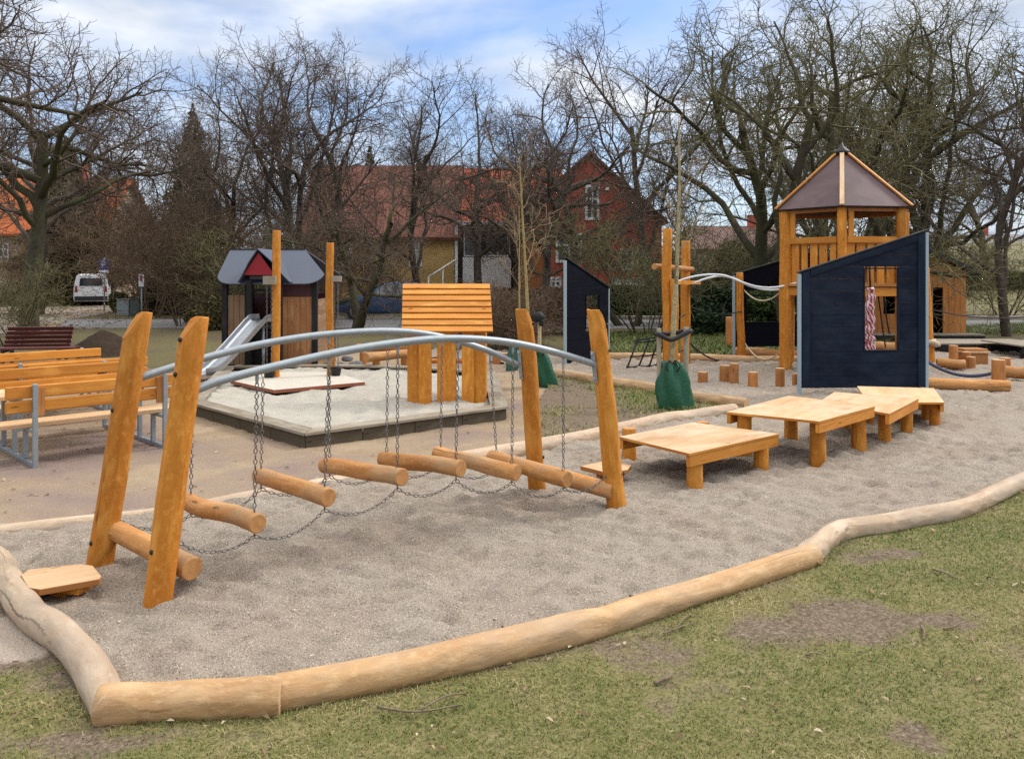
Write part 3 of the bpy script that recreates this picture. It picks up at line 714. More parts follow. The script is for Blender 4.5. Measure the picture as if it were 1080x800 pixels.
# ================================================================ navy play walls
def play_wall(label, pL, pR, hL, hR, zb, win, mat, post=.05, board=.03, trim=True, postL=True, postR=True, rows=12, two_sided=True, phL=None, phR=None):
    """upright board wall from pL to pR; win = (u0,u1,z0,z1) with u from 0 to 1"""
    pL, pR = V(pL), V(pR); L = (pR - pL).length; u = (pR - pL) / L; n = V((u.y, -u.x, 0))   # n towards the viewer
    t = thing('play_wall', label, 'play wall', (pL + pR) / 2, 0, 'dark play walls with window holes')
    at = lambda s, z, o=0.0: pL + u * s + V((0, 0, z)) + n * o
    topz = lambda s: hL + (hR - hL) * s / L
    m = MB(); s0, s1 = post * .5, L - post * .5
    zs = [zb + (max(hL, hR) - zb) * i / rows for i in range(rows + 1)]
    wu0, wu1 = win[0] * L, win[1] * L
    for i in range(rows):
        z0, z1 = zs[i] + .0006, zs[i + 1] - .0006
        spans = [(s0, s1)]
        if z1 > win[2] and z0 < win[3]: spans = [(s0, wu0), (wu1, s1)]
        for a, b in spans:
            zz0, zz1 = z0, z1
            pts = [(a, zz0), (b, zz0)]
            ta, tb = topz(a) - .012, topz(b) - .012
            if zz0 >= max(ta, tb): continue
            up = []
            if zz1 <= min(ta, tb): up = [(b, zz1), (a, zz1)]
            else:
                sl = (hR - hL) / L
                cross = (zz1 + .012 - hL) / sl if abs(sl) > 1e-6 else b; cross = min(max(cross, a), b)
                base = (zz0 + .012 - hL) / sl if abs(sl) > 1e-6 else a; base = min(max(base, a), b)
                if hR > hL:
                    pts = [(max(a, base), zz0), (b, zz0)]
                    up = [(b, min(zz1, tb))] + ([(cross, zz1)] if tb > zz1 else []) + ([(a, ta)] if ta > zz0 else [])
                else:
                    pts = [(a, zz0), (min(b, base), zz0)]
                    up = ([(b, tb)] if tb > zz0 else []) + ([(cross, zz1)] if ta > zz1 else []) + [(a, min(zz1, ta))]
            poly = pts + up
            if len(poly) < 3: continue
            jit = .003 * math.sin(i * 2.3)
            m.prism([at(s, z, -board / 2 + jit) for s, z in poly], n * board)
    bo = m.build('wall_boards', [mat], t, bevel=.005)
    fr = MB()
    if win[3] > win[2]:
        fw = .022
        fr.bar(at(wu0 - .001, win[2]), at(wu1 + .001, win[2]), .05, .02)
        fr.bar(at(wu0, win[3]), at(wu1, win[3]), .05, .02)
        fr.bar(at(wu0, win[2] + .012), at(wu0, win[3] - .012), .02, .05, up=n); fr.bar(at(wu1, win[2] + .012), at(wu1, win[3] - .012), .02, .05, up=n)
        fr.build('window_frame', [mat if mat is NAVY_DARK else NAVY], t, bevel=.002)
    if trim:
        o = board / 2 + .012
        for s in (s0 + .065, s1 - .06):
            MB().prism([at(s - .055, zb + .01, o - .012), at(s + .055, zb + .01, o - .012), at(s + .055, topz(s + .055) - .025, o - .012), at(s - .055, topz(s - .055) - .025, o - .012)], n * .022).build('edge_board', [mat], t, bevel=.003)
        a, b = s0 + .13, s1 - .12
        MB().prism([at(a, topz(a) - .115, o - .012), at(b, topz(b) - .115, o - .012), at(b, topz(b) - .02, o - .012), at(a, topz(a) - .02, o - .012)], n * .020).build('slanted_board', [mat], t, bevel=.003)
    MB().bar(at(s0 - .05, topz(s0 - .05) + .004), at(s1 + .05, topz(s1 + .05) + .004), .075, .022, up=(0, 0, 1)).build('top_cap', [BLACK], t, bevel=.003)
    for on, s, hh in ((postL, 0, phL or topz(0)), (postR, L, phR or topz(L))):
        if on: MB().bar(at(s, -.1), at(s, hh - .03), post, post, up=n).build('steel_post', [GALV_PAINT], t, bevel=.006)
    return t
pl, pr = G(843, 417), G(977, 416)
play_wall('large navy board wall with a window hole and slanted top beside the farthest platform', pl, pr, H - (287 - HY) * pl.y / F, H - (243 - HY) * pr.y / F, H - (409 - HY) * pl.y / F, (.505, .775, H - (370 - HY) * pl.y / F, H - (283 - HY) * pl.y / F), NAVY, rows=13)
pl, pr = G(596, 386), G(641.5, 377)
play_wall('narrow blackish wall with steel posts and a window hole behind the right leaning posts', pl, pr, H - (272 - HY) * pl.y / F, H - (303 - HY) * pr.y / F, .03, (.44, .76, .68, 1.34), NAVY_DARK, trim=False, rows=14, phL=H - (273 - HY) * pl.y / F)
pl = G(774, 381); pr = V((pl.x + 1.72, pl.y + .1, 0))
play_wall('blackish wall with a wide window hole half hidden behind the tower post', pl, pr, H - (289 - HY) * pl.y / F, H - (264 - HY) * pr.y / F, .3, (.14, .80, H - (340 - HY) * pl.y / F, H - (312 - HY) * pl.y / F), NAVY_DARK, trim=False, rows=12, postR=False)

# ================================================================ tower
TC = D(888, 290, 15.3); TC.z = 0
vv = V((TC.x, TC.y, 0)).normalized(); ll = V((vv.y, -vv.x, 0))
hexp = lambda R_, i, z=0: TC + (-vv * math.cos(R(60 * i)) + ll * math.sin(R(60 * i))) * R_ + V((0, 0, z))
tw = thing('play_tower', 'tall orange timber tower with a plum six sided pointed roof', 'play tower', TC)
ZE, ZA, ZF, ZR = 2.93, 4.05, 1.60, 2.36
RP = lambda i: 1.23 if i % 6 == 2 else 1.10
for i in range(6):
    p = hexp(RP(i), i)
    if i == 0:   # front post stands shorter: it carries floor and roof
        MB().log(p + V((0, 0, -.1)), p + V((0, 0, ZE - .02)), .085, .08, 14, 12, .04, 31, .02).build('tower_post', [ORANGE, END], tw, bevel=.006)
    else:
        MB().log(p + V((0, 0, -.1)), p + V((0, 0, ZE - .02)), .115 if i == 5 else .10, .105 if i == 5 else .095, 14, 12, .05, 31 + 5 * i, .03).build('tower_post', [ORANGE, END], tw, bevel=.006)
fl = MB(); fl.prism([hexp(1.18, i, ZF - .05) for i in range(6)], (0, 0, .05)); fl.build('tower_floor', [ORANGE_DARK], tw, bevel=.004)
for i in range(6):
    a, b = hexp(RP(i), i), hexp(RP(i + 1), i + 1); e = (b - a).normalized(); n = V((e.y, -e.x, 0))
    if n.dot((a + b) / 2 - TC) < 0: n = -n
    a2, b2 = a + e * .09, b - e * .09
    MB().bar(a2 + V((0, 0, ZR)), b2 + V((0, 0, ZR)), .045, .11).build('hand_rail', [ORANGE_PLANK], tw, bevel=.004)
    MB().bar(a2 + V((0, 0, ZF - .14)), b2 + V((0, 0, ZF - .14)), .05, .15).build('floor_beam', [ORANGE_PLANK], tw, bevel=.004)
    MB().bar(a2 + V((0, 0, ZE - .055)), b2 + V((0, 0, ZE - .055)), .05, .055).build('top_beam', [ORANGE_DARK], tw, bevel=.004)
    L = (b2 - a2).length; k = 5
    for j in range(k):
        if i in (2, 3) and j in (1, 2, 3): continue
        w = .135 + .02 * math.sin(i * 3 + j * 2.1); c = a2 + e * (L * (j + .5) / k) - n * .037
        MB().bar(c + V((0, 0, ZF - .10)), c + V((0, 0, ZR - .03)), w, .026, up=n).build('railing_board', [ORANGE_PLANK], tw, bevel=.003)
    # tall boards up to the roof beside some posts, as on the tower's left side
    if i in (4, 5, 0, 1):
        c = a2 + e * .07 + n * .01
        MB().bar(c + V((0, 0, ZR + .05)), c + V((0, 0, ZE - .05)), .10, .028, up=n).build('corner_board', [ORANGE_PLANK], tw, bevel=.003)
rf = MB()
apex = TC + V((0, 0, ZA))
for i in range(6):
    rf.add([hexp(1.27, i, ZE), hexp(1.27, i + 1, ZE), apex], [(0, 1, 2)], [[(0, 0), (1, 0), (.5, 1)]])
    rf.add([hexp(1.25, i, ZE - .025), apex - V((0, 0, .03)), hexp(1.25, i + 1, ZE - .025)], [(0, 1, 2)], [[(0, 0), (1, 0), (.5, 1)]])
    rf.add([hexp(1.27, i, ZE), hexp(1.25, i, ZE - .025), hexp(1.25, i + 1, ZE - .025), hexp(1.27, i + 1, ZE)], [(0, 1, 2, 3)], [[(0, 0)] * 4], 1)
ro = rf.build('roof', [ROOFPLUM, BLACK], tw)
for i in range(6):
    a, b = hexp(1.30, i, ZE + .012), apex + (hexp(1.0, i) - TC) * .06 + V((0, 0, -.02)); d = (b - a).normalized(); rad = (hexp(1, i) - TC).normalized()
    up = (rad - d * rad.dot(d)).normalized()
    MB().bar(a, b, .075, .028, up=up).build('roof_batten', [TOPBOARD if i == 0 else ORANGE_PLANK], ro, bevel=.004)
MB().lathe(apex, [(.15, -.085), (.135, -.03), (.03, .06), (.012, .13)], 12).build('roof_cap', [BLACK], ro)

# ================================================================ climbing frame with curved rails
ca, cb = G(704, 391), G(723, 384)
cf = thing('climbing_frame', 'orange climbing frame of two tall posts beside the tied young tree with green bag', 'climbing frame', (ca + cb) / 2)
MB().log(ca - V((0, 0, .1)), V((ca.x + .0, ca.y, H - (241 - HY) * ca.y / F)), .095, .085, 14, 14, .06, 3, .05).build('tall_post', [ORANGE, END], cf, bevel=.006)
MB().log(cb - V((0, 0, .1)), V((cb.x, cb.y, H - (254 - HY) * cb.y / F)), .10, .085, 14, 14, .06, 8, .04).build('tall_post', [ORANGE, END], cf, bevel=.006)
p = D(711, 388, ca.y - .12); q = D(711, 294, ca.y - .12); MB().log(V((p.x, p.y, -.05)), q, .075, .07, 12, 8, .05, 14, .02).build('short_post', [ORANGE, END], cf, bevel=.006)
e0, e1 = D(690, 281, ca.y + .05), D(730, 284, cb.y + .1)
MB().log(e0, e1, .06, .055, 12, 6, .05, 17, 0).build('cross_log', [ROUND, END], cf, bevel=.005)
MB().bar(D(712, 298, ca.y - .1), D(736, 298, cb.y + .1), .12, .07).build('step_board', [ORANGE_PLANK], cf, bevel=.004)
for yy in (334, 352, 370):
    MB().tube(sag(D(706, yy, ca.y), D(723, yy - 3, cb.y), .05), .013, 6).build('rope_rung', [BLACKROPE], cf)
yA, yB = 15.4, 15.0
for pts in ([(714, 297), (726, 293), (738, 290.5), (752, 289.5), (766, 291), (784, 298), (800, 302.5), (818, 303), (832, 300), (842, 298)], [(731, 299), (744, 294), (760, 291), (775, 294), (790, 301), (805, 305), (820, 305.5), (836, 302), (848, 299)]):
    k = len(pts); MB().tube(bez([D(x, y, yA + (yB - yA) * i / (k - 1) + (.25 if pts[0][0] > 720 else 0)) for i, (x, y) in enumerate(pts)], 36), .020, 10).build('curved_rail', [WHITEBAR], cf)
# single post with sagging ropes beside the tower
sp = G(781, 381)
t = thing('rope_post', 'round orange post before the half hidden blackish wall, ropes sagging from it', 'post', sp)
MB().log(sp - V((0, 0, .1)), V((sp.x - .02, sp.y, 1.80)), .085, .078, 14, 10, .05, 5, .04).build('post', [ORANGE, END], t, bevel=.006)
MB().tube(sag(V((sp.x, sp.y - .09, .10)), V((cb.x + .08, cb.y - .02, .42)), .20), .016, 6).build('sagging_rope', [BLACKROPE], t)
MB().tube(sag(V((sp.x, sp.y - .08, 1.02)), V((cb.x + .05, cb.y, 1.15)), .10), .012, 6).build('sagging_rope', [BLACKROPE], t)
tp = hexp(1.10, 5)
MB().tube(sag(V((sp.x + .07, sp.y, .40)), V((tp.x, tp.y + .1, .42)), .28), .014, 6).build('sagging_rope', [PALEROPE], t)
MB().tube(sag(V((sp.x + .07, sp.y, 1.45)), V((tp.x, tp.y + .1, 1.50)), .22), .014, 6).build('sagging_rope', [PALEROPE], t)

# rope net
nt = props(None or bpy.data.objects.new('rope_net', None), 'black climbing net leaning up to the tall orange posts', 'rope net'); COL.objects.link(nt)
c = G(676, 389); nt.location = c; nt.empty_display_size = .1
mb = MB()
ups = [((661, 389), (672, 359)), ((673, 388), (685, 358)), ((684, 388), (695, 356)), ((692, 387), (702, 354))]
A, B = [], []
for (x0, y0), (x1, y1) in ups:
    g = G(x0, y0, .02); tpt = D(x1, y1, ca.y + .15); A.append(g); B.append(tpt); mb.tube([g, g.lerp(tpt, .5) + V((0, 0, -.01)), tpt], .016, 6)
for s in (.08, .45, .95):
    for i in range(3): mb.tube(sag(A[i].lerp(B[i], s), A[i + 1].lerp(B[i + 1], s), .012, 5), .015, 6)
    for i in range(4): mb.ball(A[i].lerp(B[i], s), .027, 6, 4)
mb.build('net_ropes', [BLACKROPE], nt)
MB().tube([B[0] + V((-.03, 0, .0)), B[-1], V((ca.x, ca.y - .05, B[-1].z + .03))], .016, 6).build('top_rope', [BLACKROPE], nt)

# stepping stumps
st = [(741, 407, 392, 5.2, 'shortest round stump, nearest the green bag'), (764, 406, 385, 5.2, 'tall stump left of the thin tallest one in the stump row'), (774.5, 409, 383, 4.6, 'thinnest and tallest stump in the middle of the stump row'), (794, 412, 392, 5.2, 'short stump just right of the thin tallest one'), (822.5, 412, 388, 4.8, 'stump standing at the foot of the left tower post')]
for x, yb, yt, hw, lab in st:
    p = G(x, yb - 1); r = hw * p.y / F
    m = MB().log(p - V((0, 0, .08)), V((p.x + random.uniform(-.01, .01), p.y, H - (yt - HY) * p.y / F)), r * 1.02, r, 14, 5, .04, x, 0)
    props(m.build('stepping_stump', [ORANGE_DARK, END_PALE], bevel=.006, at=p), lab, 'stump', 'wooden stepping stumps')
for x, yb, yt, hw, lab in ((838.5, 414, 396, 3.0, 'stump peeping out left of the large navy wall post'), (861, 416, 404, 4.5, 'stump seen under the navy wall, behind the third platform'), (894, 412, 404, 4.5, 'stump under the navy wall, behind the farthest platform'), (847, 408, 400, 3, 'smallest stump under the left end of the large navy wall')):
    p = G(x, yb - 1); r = hw * p.y / F
    p = p + V((p.x, p.y, 0)).normalized() * .5
    m = MB().log(p - V((0, 0, .08)), V((p.x, p.y, .22)), r, r, 12, 4, .04, x, 0)
    props(m.build('stepping_stump', [ORANGE_DARK, END_PALE], bevel=.006, at=p), lab, 'stump', 'wooden stepping stumps')
# ================================================================ right side: shed, deck, beams, posts, rope
SY = 23.0
def sx(px, Y=SY): return (px - CX) * Y / F
def sz(py, Y=SY): return H - (py - HY) * Y / F
SHEDWOOD = wood('warm_shed_boards', (.40, .165, .048), (.22, .08, .022), (.50, .235, .08), .65, (10, .9), spec=.2)
sh = thing('play_shed', 'brown wooden shed with an open doorway on a deck behind the navy wall', 'shed', (sx(958), SY + .8, 0))
xl, xm, xr = sx(900), sx(958), sx(1019)
zb_, ze, zr = sz(351), sz(286), sz(259)
dep = 1.9
gable = lambda x: ze + (zr - ze) * (1 - abs(x - xm) / (xr - xm))
def boards(x0, x1, y, n, z0=None, z1=None, mats=(CLADWOOD,)):
    m = MB(); k = max(1, round((x1 - x0) / n)); w = (x1 - x0) / k
    for i in range(k):
        a, b = x0 + i * w + .003, x0 + (i + 1) * w - .003; lo = zb_ if z0 is None else z0
        m.prism([(a, y, lo), (b, y, lo), (b, y, gable(b) if z1 is None else z1), (a, y, gable(a) if z1 is None else z1)], (0, .024 + .006 * (i % 2), 0))
    return m
d0, d1, dz = sx(983.5), sx(994), sz(303)
w0, w1, wz0, wz1 = sx(932), sx(944), sz(331), sz(303)
fm = MB()
for x0, x1, z0, z1 in ((xl, w0, None, None), (w0, w1, None, wz0), (w1, d0, None, None), (d1, xr, None, None)):
    q = boards(x0, x1, SY, .17, z0, z1); b = len(fm.v); fm.add(q.v, q.f, q.uv)
for x0, x1, z in ((d0, d1, dz), (w0, w1, wz1)):
    q = boards(x0, x1, SY, .17, z, None); fm.add(q.v, q.f, q.uv)
fm.build('front_wall', [SHEDWOOD], sh, bevel=.003)
for x in (xl + .012, xr - .012):
    m = MB(); m.box((x, SY + dep / 2 + .03, (zb_ + ze) / 2), (.024, dep - .02, ze - zb_)); m.build('side_wall', [SHEDWOOD], sh)
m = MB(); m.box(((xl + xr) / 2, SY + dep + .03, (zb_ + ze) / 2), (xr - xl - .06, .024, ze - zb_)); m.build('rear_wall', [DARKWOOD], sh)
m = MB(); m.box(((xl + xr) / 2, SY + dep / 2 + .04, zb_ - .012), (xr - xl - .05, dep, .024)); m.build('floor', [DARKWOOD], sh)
rf = MB()
for s in (-1, 1):
    e = V((xm + s * (xr - xm + .28), 0, ze - .28 * (zr - ze) / (xr - xm))); r = V((xm, 0, zr))
    rf.prism([(e.x, SY - .22, e.z + .01), (r.x, SY - .22, r.z + .01), (r.x, SY - .22, r.z + .15), (e.x, SY - .22, e.z + .15)], (0, dep + .5, 0))
rf.build('roof', [BLACK], sh, bevel=.004)
m = MB()
m.bar((d0 - .03, SY - .02, zb_), (d0 - .03, SY - .02, dz), .05, .03, up=(0, 1, 0)); m.bar((d1 + .03, SY - .02, zb_), (d1 + .03, SY - .02, dz), .05, .03, up=(0, 1, 0)); m.build('door_frame', [ORANGE_DARK], sh, bevel=.003)
for x in (xl + .06, xr - .06):
    for y in (SY - .5, SY + dep - .1): MB().box((x, y, zb_ / 2 - .04), (.12, .12, zb_ - .02)).build('support_post', [DARKWOOD], sh)
m = MB()
for i in range(9): m.box(((xl + xr) / 2 + .05, SY - .62 + i * .07, zb_ - .012), (xr - xl + .25, .064, .03))
m.build('deck_boards', [GREYWOOD], sh, bevel=.003)
MB().box(((xl + xr) / 2 + .05, SY - .64, zb_ - .12), (xr - xl + .2, .04, .16)).build('deck_skirt', [DARKWOOD], sh)

def beamlog(label, p0, p1, r0, r1=None, seed=1, mat=None, cat='log', group=None, bend=.05, name='balance_log'):
    m = MB().log(p0, p1, r0, r1, 16, None, .05, seed, bend); c = (V(p0) + V(p1)) / 2
    return props(m.build(name, [mat or ROUND, END], bevel=.008, at=V((c.x, c.y, 0))), label, cat, group)
t = thing('balance_beam', 'round balance log on short posts right of the navy wall', 'balance beam', G(1020, 413))
a, b = D(940, 403, 12.9), D(1066, 408, 12.2)
MB().log(a, b, .085, .095, 16, 10, .05, 4, .05).build('balance_log', [ROUND, END], t, bevel=.008)
p = D(1053, 400, 12.65); MB().log(V((p.x, p.y, -.1)), V((p.x, p.y, H - (379 - HY) * 12.65 / F)), .10, .095, 14, 5, .04, 6, 0).build('post', [ORANGE_DARK, END_PALE], t, bevel=.006)
t2 = thing('balance_beam', 'round balance log running out of the photo at the right edge', 'balance beam', G(1075, 405))
a, b = D(1058, 391, 13.6), D(1125, 396, 13.0)
MB().log(a, b, .095, .10, 16, 8, .05, 14, .05).build('balance_log', [ROUND, END], t2, bevel=.008)
p = D(1060, 395, 14.0); MB().log(V((p.x, p.y, -.1)), V((p.x, p.y, H - (377 - HY) * 14.0 / F)), .09, .085, 14, 5, .04, 16, 0).build('post', [ORANGE_DARK, END_PALE], t2, bevel=.006)
p = D(1100, 400, 13.4); MB().log(V((p.x, p.y, -.1)), V((p.x, p.y, .32)), .09, .085, 14, 5, .04, 18, 0).build('post', [ORANGE_DARK, END_PALE], t2, bevel=.006)
for x, yb, yt, hw, lab in ((1005.5, 389, 364, 4.6, 'tall square post left of the pale plank bench beside the rope'), (1024, 391, 376, 4.6, 'short square post in front of the pale plank bench'), (1019, 388, 371, 4.2, 'squat post hidden behind the short one before the plank bench')):
    p = G(x, yb); r = hw * p.y / F
    props(MB().log(p - V((0, 0, .08)), V((p.x, p.y, H - (yt - HY) * p.y / F)), r, r * .97, 10, 4, .03, x, 0).build('stub_post', [ORANGE_DARK, END_PALE], bevel=.006, at=p), lab, 'post', 'short posts right of the navy wall')
t = thing('plank_bench', 'low block bench with pale plank top beyond the short posts', 'bench', G(1031, 386))
p = G(1031, 387)
k = p.y / F
m = MB()
for i in range(4): m.box((p.x, p.y + .12 * i + .05, H - (372 - HY) * k + .01), (28 * k, .115, .035))
m.build('plank_top', [TOPBOARD], t, bevel=.004)
MB().box((p.x, p.y + .22, .17), (25 * k, .36, .34)).build('block_base', [ORANGE_DARK], t, bevel=.004)
beamlog('log lying on the gravel behind the tall square post', D(988, 383, 15.2) , D(1018, 384, 15.0), .085, seed=31, group='logs lying around the far play area', name='fallen_log')
t = thing('wooden_deck', 'grey wooden deck with dark underside at the right edge of the photo', 'deck', (sx(1080, 17.5), 17.5, 0))
m = MB()
for i in range(10): m.box((sx(1082, 17.5) + .1, 17.1 + i * .15, H - (363 - HY) * 17.5 / F), (.95, .14, .03))
m.build('deck_boards', [GREYWOOD], t, bevel=.003)
m = MB(); zt = H - (363 - HY) * 17.5 / F
m.box((sx(1082, 17.5) + .1, 17.06, zt - .09), (.9, .04, .14))
for dx in (-.38, .4):
    for y in (17.14, 18.4): m.box((sx(1082, 17.5) + .1 + dx, y, (zt - .1) / 2 - .02), (.09, .09, zt - .04))
m.build('deck_frame', [DARKWOOD], t)
t = thing('wooden_deck', 'pale flat boardwalk panel lying between the shed deck and the plank bench', 'deck', (sx(1010, 20), 20, 0))
m = MB()
for i in range(9): m.box((sx(1010, 20), 18.6 + i * .15, .22), (2.4, .14, .03))
m.build('deck_boards', [GREYWOOD], t, bevel=.003)
m = MB(); m.box((sx(1010, 20), 18.54, .13), (2.35, .04, .15)); m.box((sx(1010, 20), 19.8, .10), (2.35, .06, .2)); m.build('deck_frame', [DARKWOOD], t)
# rope from navy wall to the post
pA, pB = D(978, 381, 13.6), D(1048, 393, 13.0)
m = MB().tube(sag(pA, pB, .13, 16), .028, 8, wob=.3, seed=3)
props(m.build('thick_rope', [BLUEROPE], at=V((pA.x, pA.y, 0))), 'thick dark blue rope sagging between the short posts right of the navy wall', 'rope')
m = MB().tube(sag(D(978, 325, 18), D(1090, 333, 19), .12, 12), .014, 6)
props(m.build('long_rope', [BLACKROPE], at=V((9.5, 18, 0))), 'thin dark rope stretched in front of the brown shed at its doorway height', 'rope')
# leaning swing leg with a knotted rope, and the taped rope bundle seen through the window
p = G(982, 385, 0); tp = D(977, 283, 14.4)
t = thing('leaning_pole', 'orange pole with a pale rope knot beside the right steel post of the navy wall', 'pole', p)
MB().log(p - V((0, 0, .1)), V((p.x - .12, p.y, 1.9)), .085, .075, 14, 10, .05, 9, .03).build('pole', [ORANGE, END], t, bevel=.006)
k = D(985, 362, p.y - .1)
kn = MB()
for i in range(6): kn.ball(k + V((.05 * math.sin(i * 2.1), .03 * math.cos(i * 1.3), .035 * math.cos(i * 2.7))), (.085, .07, .05), 10, 6, wob=.5, seed=i)
kn.build('rope_knot', [PALEROPE], t)
NTm = NT('barrier_tape'); uvn = NTm.n('ShaderNodeTexCoord'); wv = NTm.n('ShaderNodeTexWave', wave_type='BANDS', bands_direction='DIAGONAL'); wv.inputs['Scale'].default_value = 4.2; wv.inputs['Distortion'].default_value = 5.5; wv.inputs['Detail'].default_value = 2
mp = NTm.n('ShaderNodeMapping'); mp.inputs['Scale'].default_value = (2.2, 1.0, 1); NTm.l(uvn.outputs['UV'], mp.inputs['Vector']); NTm.l(mp.outputs[0], wv.inputs['Vector'])
NTm.l(NTm.mix(NTm.math('GREATER_THAN', wv.outputs['Fac'], .5), (.50, .47, .46), (.34, .010, .025)), NTm.b.inputs['Base Color']); NTm.setb(Roughness=.35)
tY = 13.6
top = D(917, 284, tY)
rb = thing('taped_rope', 'hanging rope bundle wrapped in red and white barrier tape behind the wall window', 'rope', V((top.x, tY, 0)))
pts = [D(x, y, tY) for x, y in ((918, 303), (919, 312), (917, 325), (918.5, 340), (916.5, 352), (918, 362), (917, 372), (917, 380))]
MB().tube(bez(pts, 30), [.045 + .035 * min(1, i / 8) + .012 * math.sin(i * 1.7) for i in range(31)], 12, wob=.25, seed=4).build('tape_wrap', [NTm.mat], rb)
MB().tube([V((top.x, tY, 2.0)), D(917, 284, tY), D(918, 304, tY)], .016, 6).build('rope', [BLACKROPE], rb)
for x, y0, x1, y1 in ((925, 300, 934, 366), (930, 298, 938, 352)):
    MB().tube(sag(D(x, y0, tY + 2), D(x1, y1, tY + 2.2), .05), .014, 6).build('loose_rope', [BLACKROPE], rb)
fp = hexp(1.10, 0)                               # short arm on the tower's front post that carries the rope, behind the wall
MB().bar(V((fp.x, fp.y - .08, 2.02)), V((top.x + .06, tY, 2.02)), .07, .07).build('carrying_arm', [ORANGE_PLANK], rb)
beamlog('orange log lying across the gravel behind the single rope post and the tower leg', D(776, 371, 17.3), D(846, 375, 16.6), .10, .11, 41, group='logs lying around the far play area', name='fallen_log')
beamlog('short orange block lying on the gravel seen low through the navy wall window', D(922, 365, 18.2), D(948, 366, 18.0), .10, .10, 43, group='logs lying around the far play area', name='fallen_log')
p = G(769, 365); 
props(MB().log(p, V((p.x, p.y, .72)), .09, .085, 12, 5, .04, 3, 0).build('stub_post', [ORANGE_DARK, END_PALE], bevel=.006, at=p), 'orange post standing left of the steel post of the half hidden blackish wall', 'post', 'short posts in the far play area')

# ================================================================ sandbox
SB = [G(322, 474), G(534, 443), G(521, 402), G(432, 396), G(352, 394), G(236, 396), G(198, 437)]
sc = sum(SB, V((0, 0, 0))) / len(SB)
ZRIM = .172
sb = thing('sandbox', 'raised many sided sandbox with dark walls and a broad grey rim', 'sandbox', sc)
def inset(P, d):
    n = len(P); out = []
    for i in range(n):
        a, b, c = P[i - 1], P[i], P[(i + 1) % n]
        e1 = (b - a).normalized(); e2 = (c - b).normalized()
        n1 = V((-e1.y, e1.x, 0)); n2 = V((-e2.y, e2.x, 0))
        if n1.dot(sc - b) < 0: n1 = -n1
        if n2.dot(sc - b) < 0: n2 = -n2
        bis = (n1 + n2).normalized(); out.append(b + bis * (d / max(.3, bis.dot(n1))))
    return out
inn, rimo, rimi = inset(SB, .06), inset(SB, -.025), inset(SB, .19)
for i in range(len(SB)):
    j = (i + 1) % len(SB); a, b = SB[i], SB[j]; 
    m = MB(); L = (b - a).length; k = max(1, int(L / .62)); e = (b - a) / L
    for q in range(k):
        s0, s1 = a + e * (L * q / k + .004), a + e * (L * (q + 1) / k - .004); i0 = inn[i].lerp(inn[j], q / k + .002); i1 = inn[i].lerp(inn[j], (q + 1) / k - .002)
        m.prism([V((p.x, p.y, -.06)) for p in ((s0, s1, i1, i0))], (0, 0, ZRIM + .06 - .032))
    m.build('wall_boards', [SANDWALL], sb, bevel=.004)
    m = MB(); g = .003
    m.prism([V((p.x, p.y, ZRIM - .032)) for p in (rimo[i].lerp(rimo[j], g), rimo[j].lerp(rimo[i], g), rimi[j].lerp(rimi[i], g), rimi[i].lerp(rimi[j], g))], (0, 0, .032))
    m.build('rim_board', [GREYWOOD], sb, bevel=.004)
def sand_h(x, y): return .105 + .08 * (fbm(x, y, 1.6, 61, 3) - .45) + .13 * (fbm(x, y, 5.5, 71, 3) - .5)
so = grid_sheet('sand', np.arange(-5.6, .6, .05), np.arange(8, 15.2, .05), [p[:2] for p in inn], sand_h, SAND)

# timber kiosk with slatted roof
kY = 10.7; kc = D(472, 424, kY)
kk = thing('play_kiosk', 'orange play kiosk with sloping slatted roof at the rim of the sandbox', 'playhouse', (kc.x, kY, 0))
kx = lambda px, Y=kY: (px - CX) * Y / F
zt = H - (350 - HY) * kY / F; ztop = 1.70; yback = kY + .62
zt2 = H - (300 - HY) * yback / F
for x0, x1, yy, nm in ((429, 442, .05, 'corner_board'), (441.5, 455, .0, 'wall_board'), (461, 481, .0, 'wall_board'), (487, 500, .0, 'wall_board'), (499.5, 512, .05, 'corner_board')):
    w = (x1 - x0) * kY / F
    MB().box((kx((x0 + x1) / 2), kY + yy + .02, (.06 + zt) / 2), (w, .045, zt - .06 + .03)).build(nm, [ORANGE], kk, bevel=.006)
for px in (431, 510):
    for y in (kY + .30, kY + .56): MB().box((kx(px), y, (.06 + zt + .25) / 2), (.05, .18, zt + .12 + (y - kY) * .6)).build('side_board', [ORANGE], kk, bevel=.006)
sl = []
x0, x1 = kx(424, kY - .08), kx(520, kY - .08); xb0, xb1 = D(425, 300, yback).x, D(516.5, 300, yback).x
nb = 8
for i in range(nb):
    f0, f1 = i / nb, (i + 1) / nb - .012; m = MB()
    A = lambda f, s: V(((x0 if s < 0 else x1) * (1 - f) + (xb0 if s < 0 else xb1) * f, kY - .08 + (yback - kY + .08) * f, zt - .01 + (zt2 - zt + .01) * f))
    up = V((0, -(zt2 - zt), yback - kY)).normalized()
    lift = V((0, 0, 0))
    m.prism([A(f0, -1) + up * .014, A(f0, 1) + up * .014, A(f1, 1) + up * .0, A(f1, -1) + up * .0], up * .028)
    m.build('roof_slat', [ORANGE_PLANK], kk, bevel=.003)
for px in (436, 505):
    MB().bar(V((kx(px), kY + .06, zt - .03)), V((kx(px), yback, zt2 - .05)), .05, .07).build('rafter', [ORANGE_DARK], kk)
MB().box((kc.x, kY + .3, .62), (kx(506) - kx(436), .34, .035)).build('counter_shelf', [ORANGE_PLANK], kk, bevel=.004)

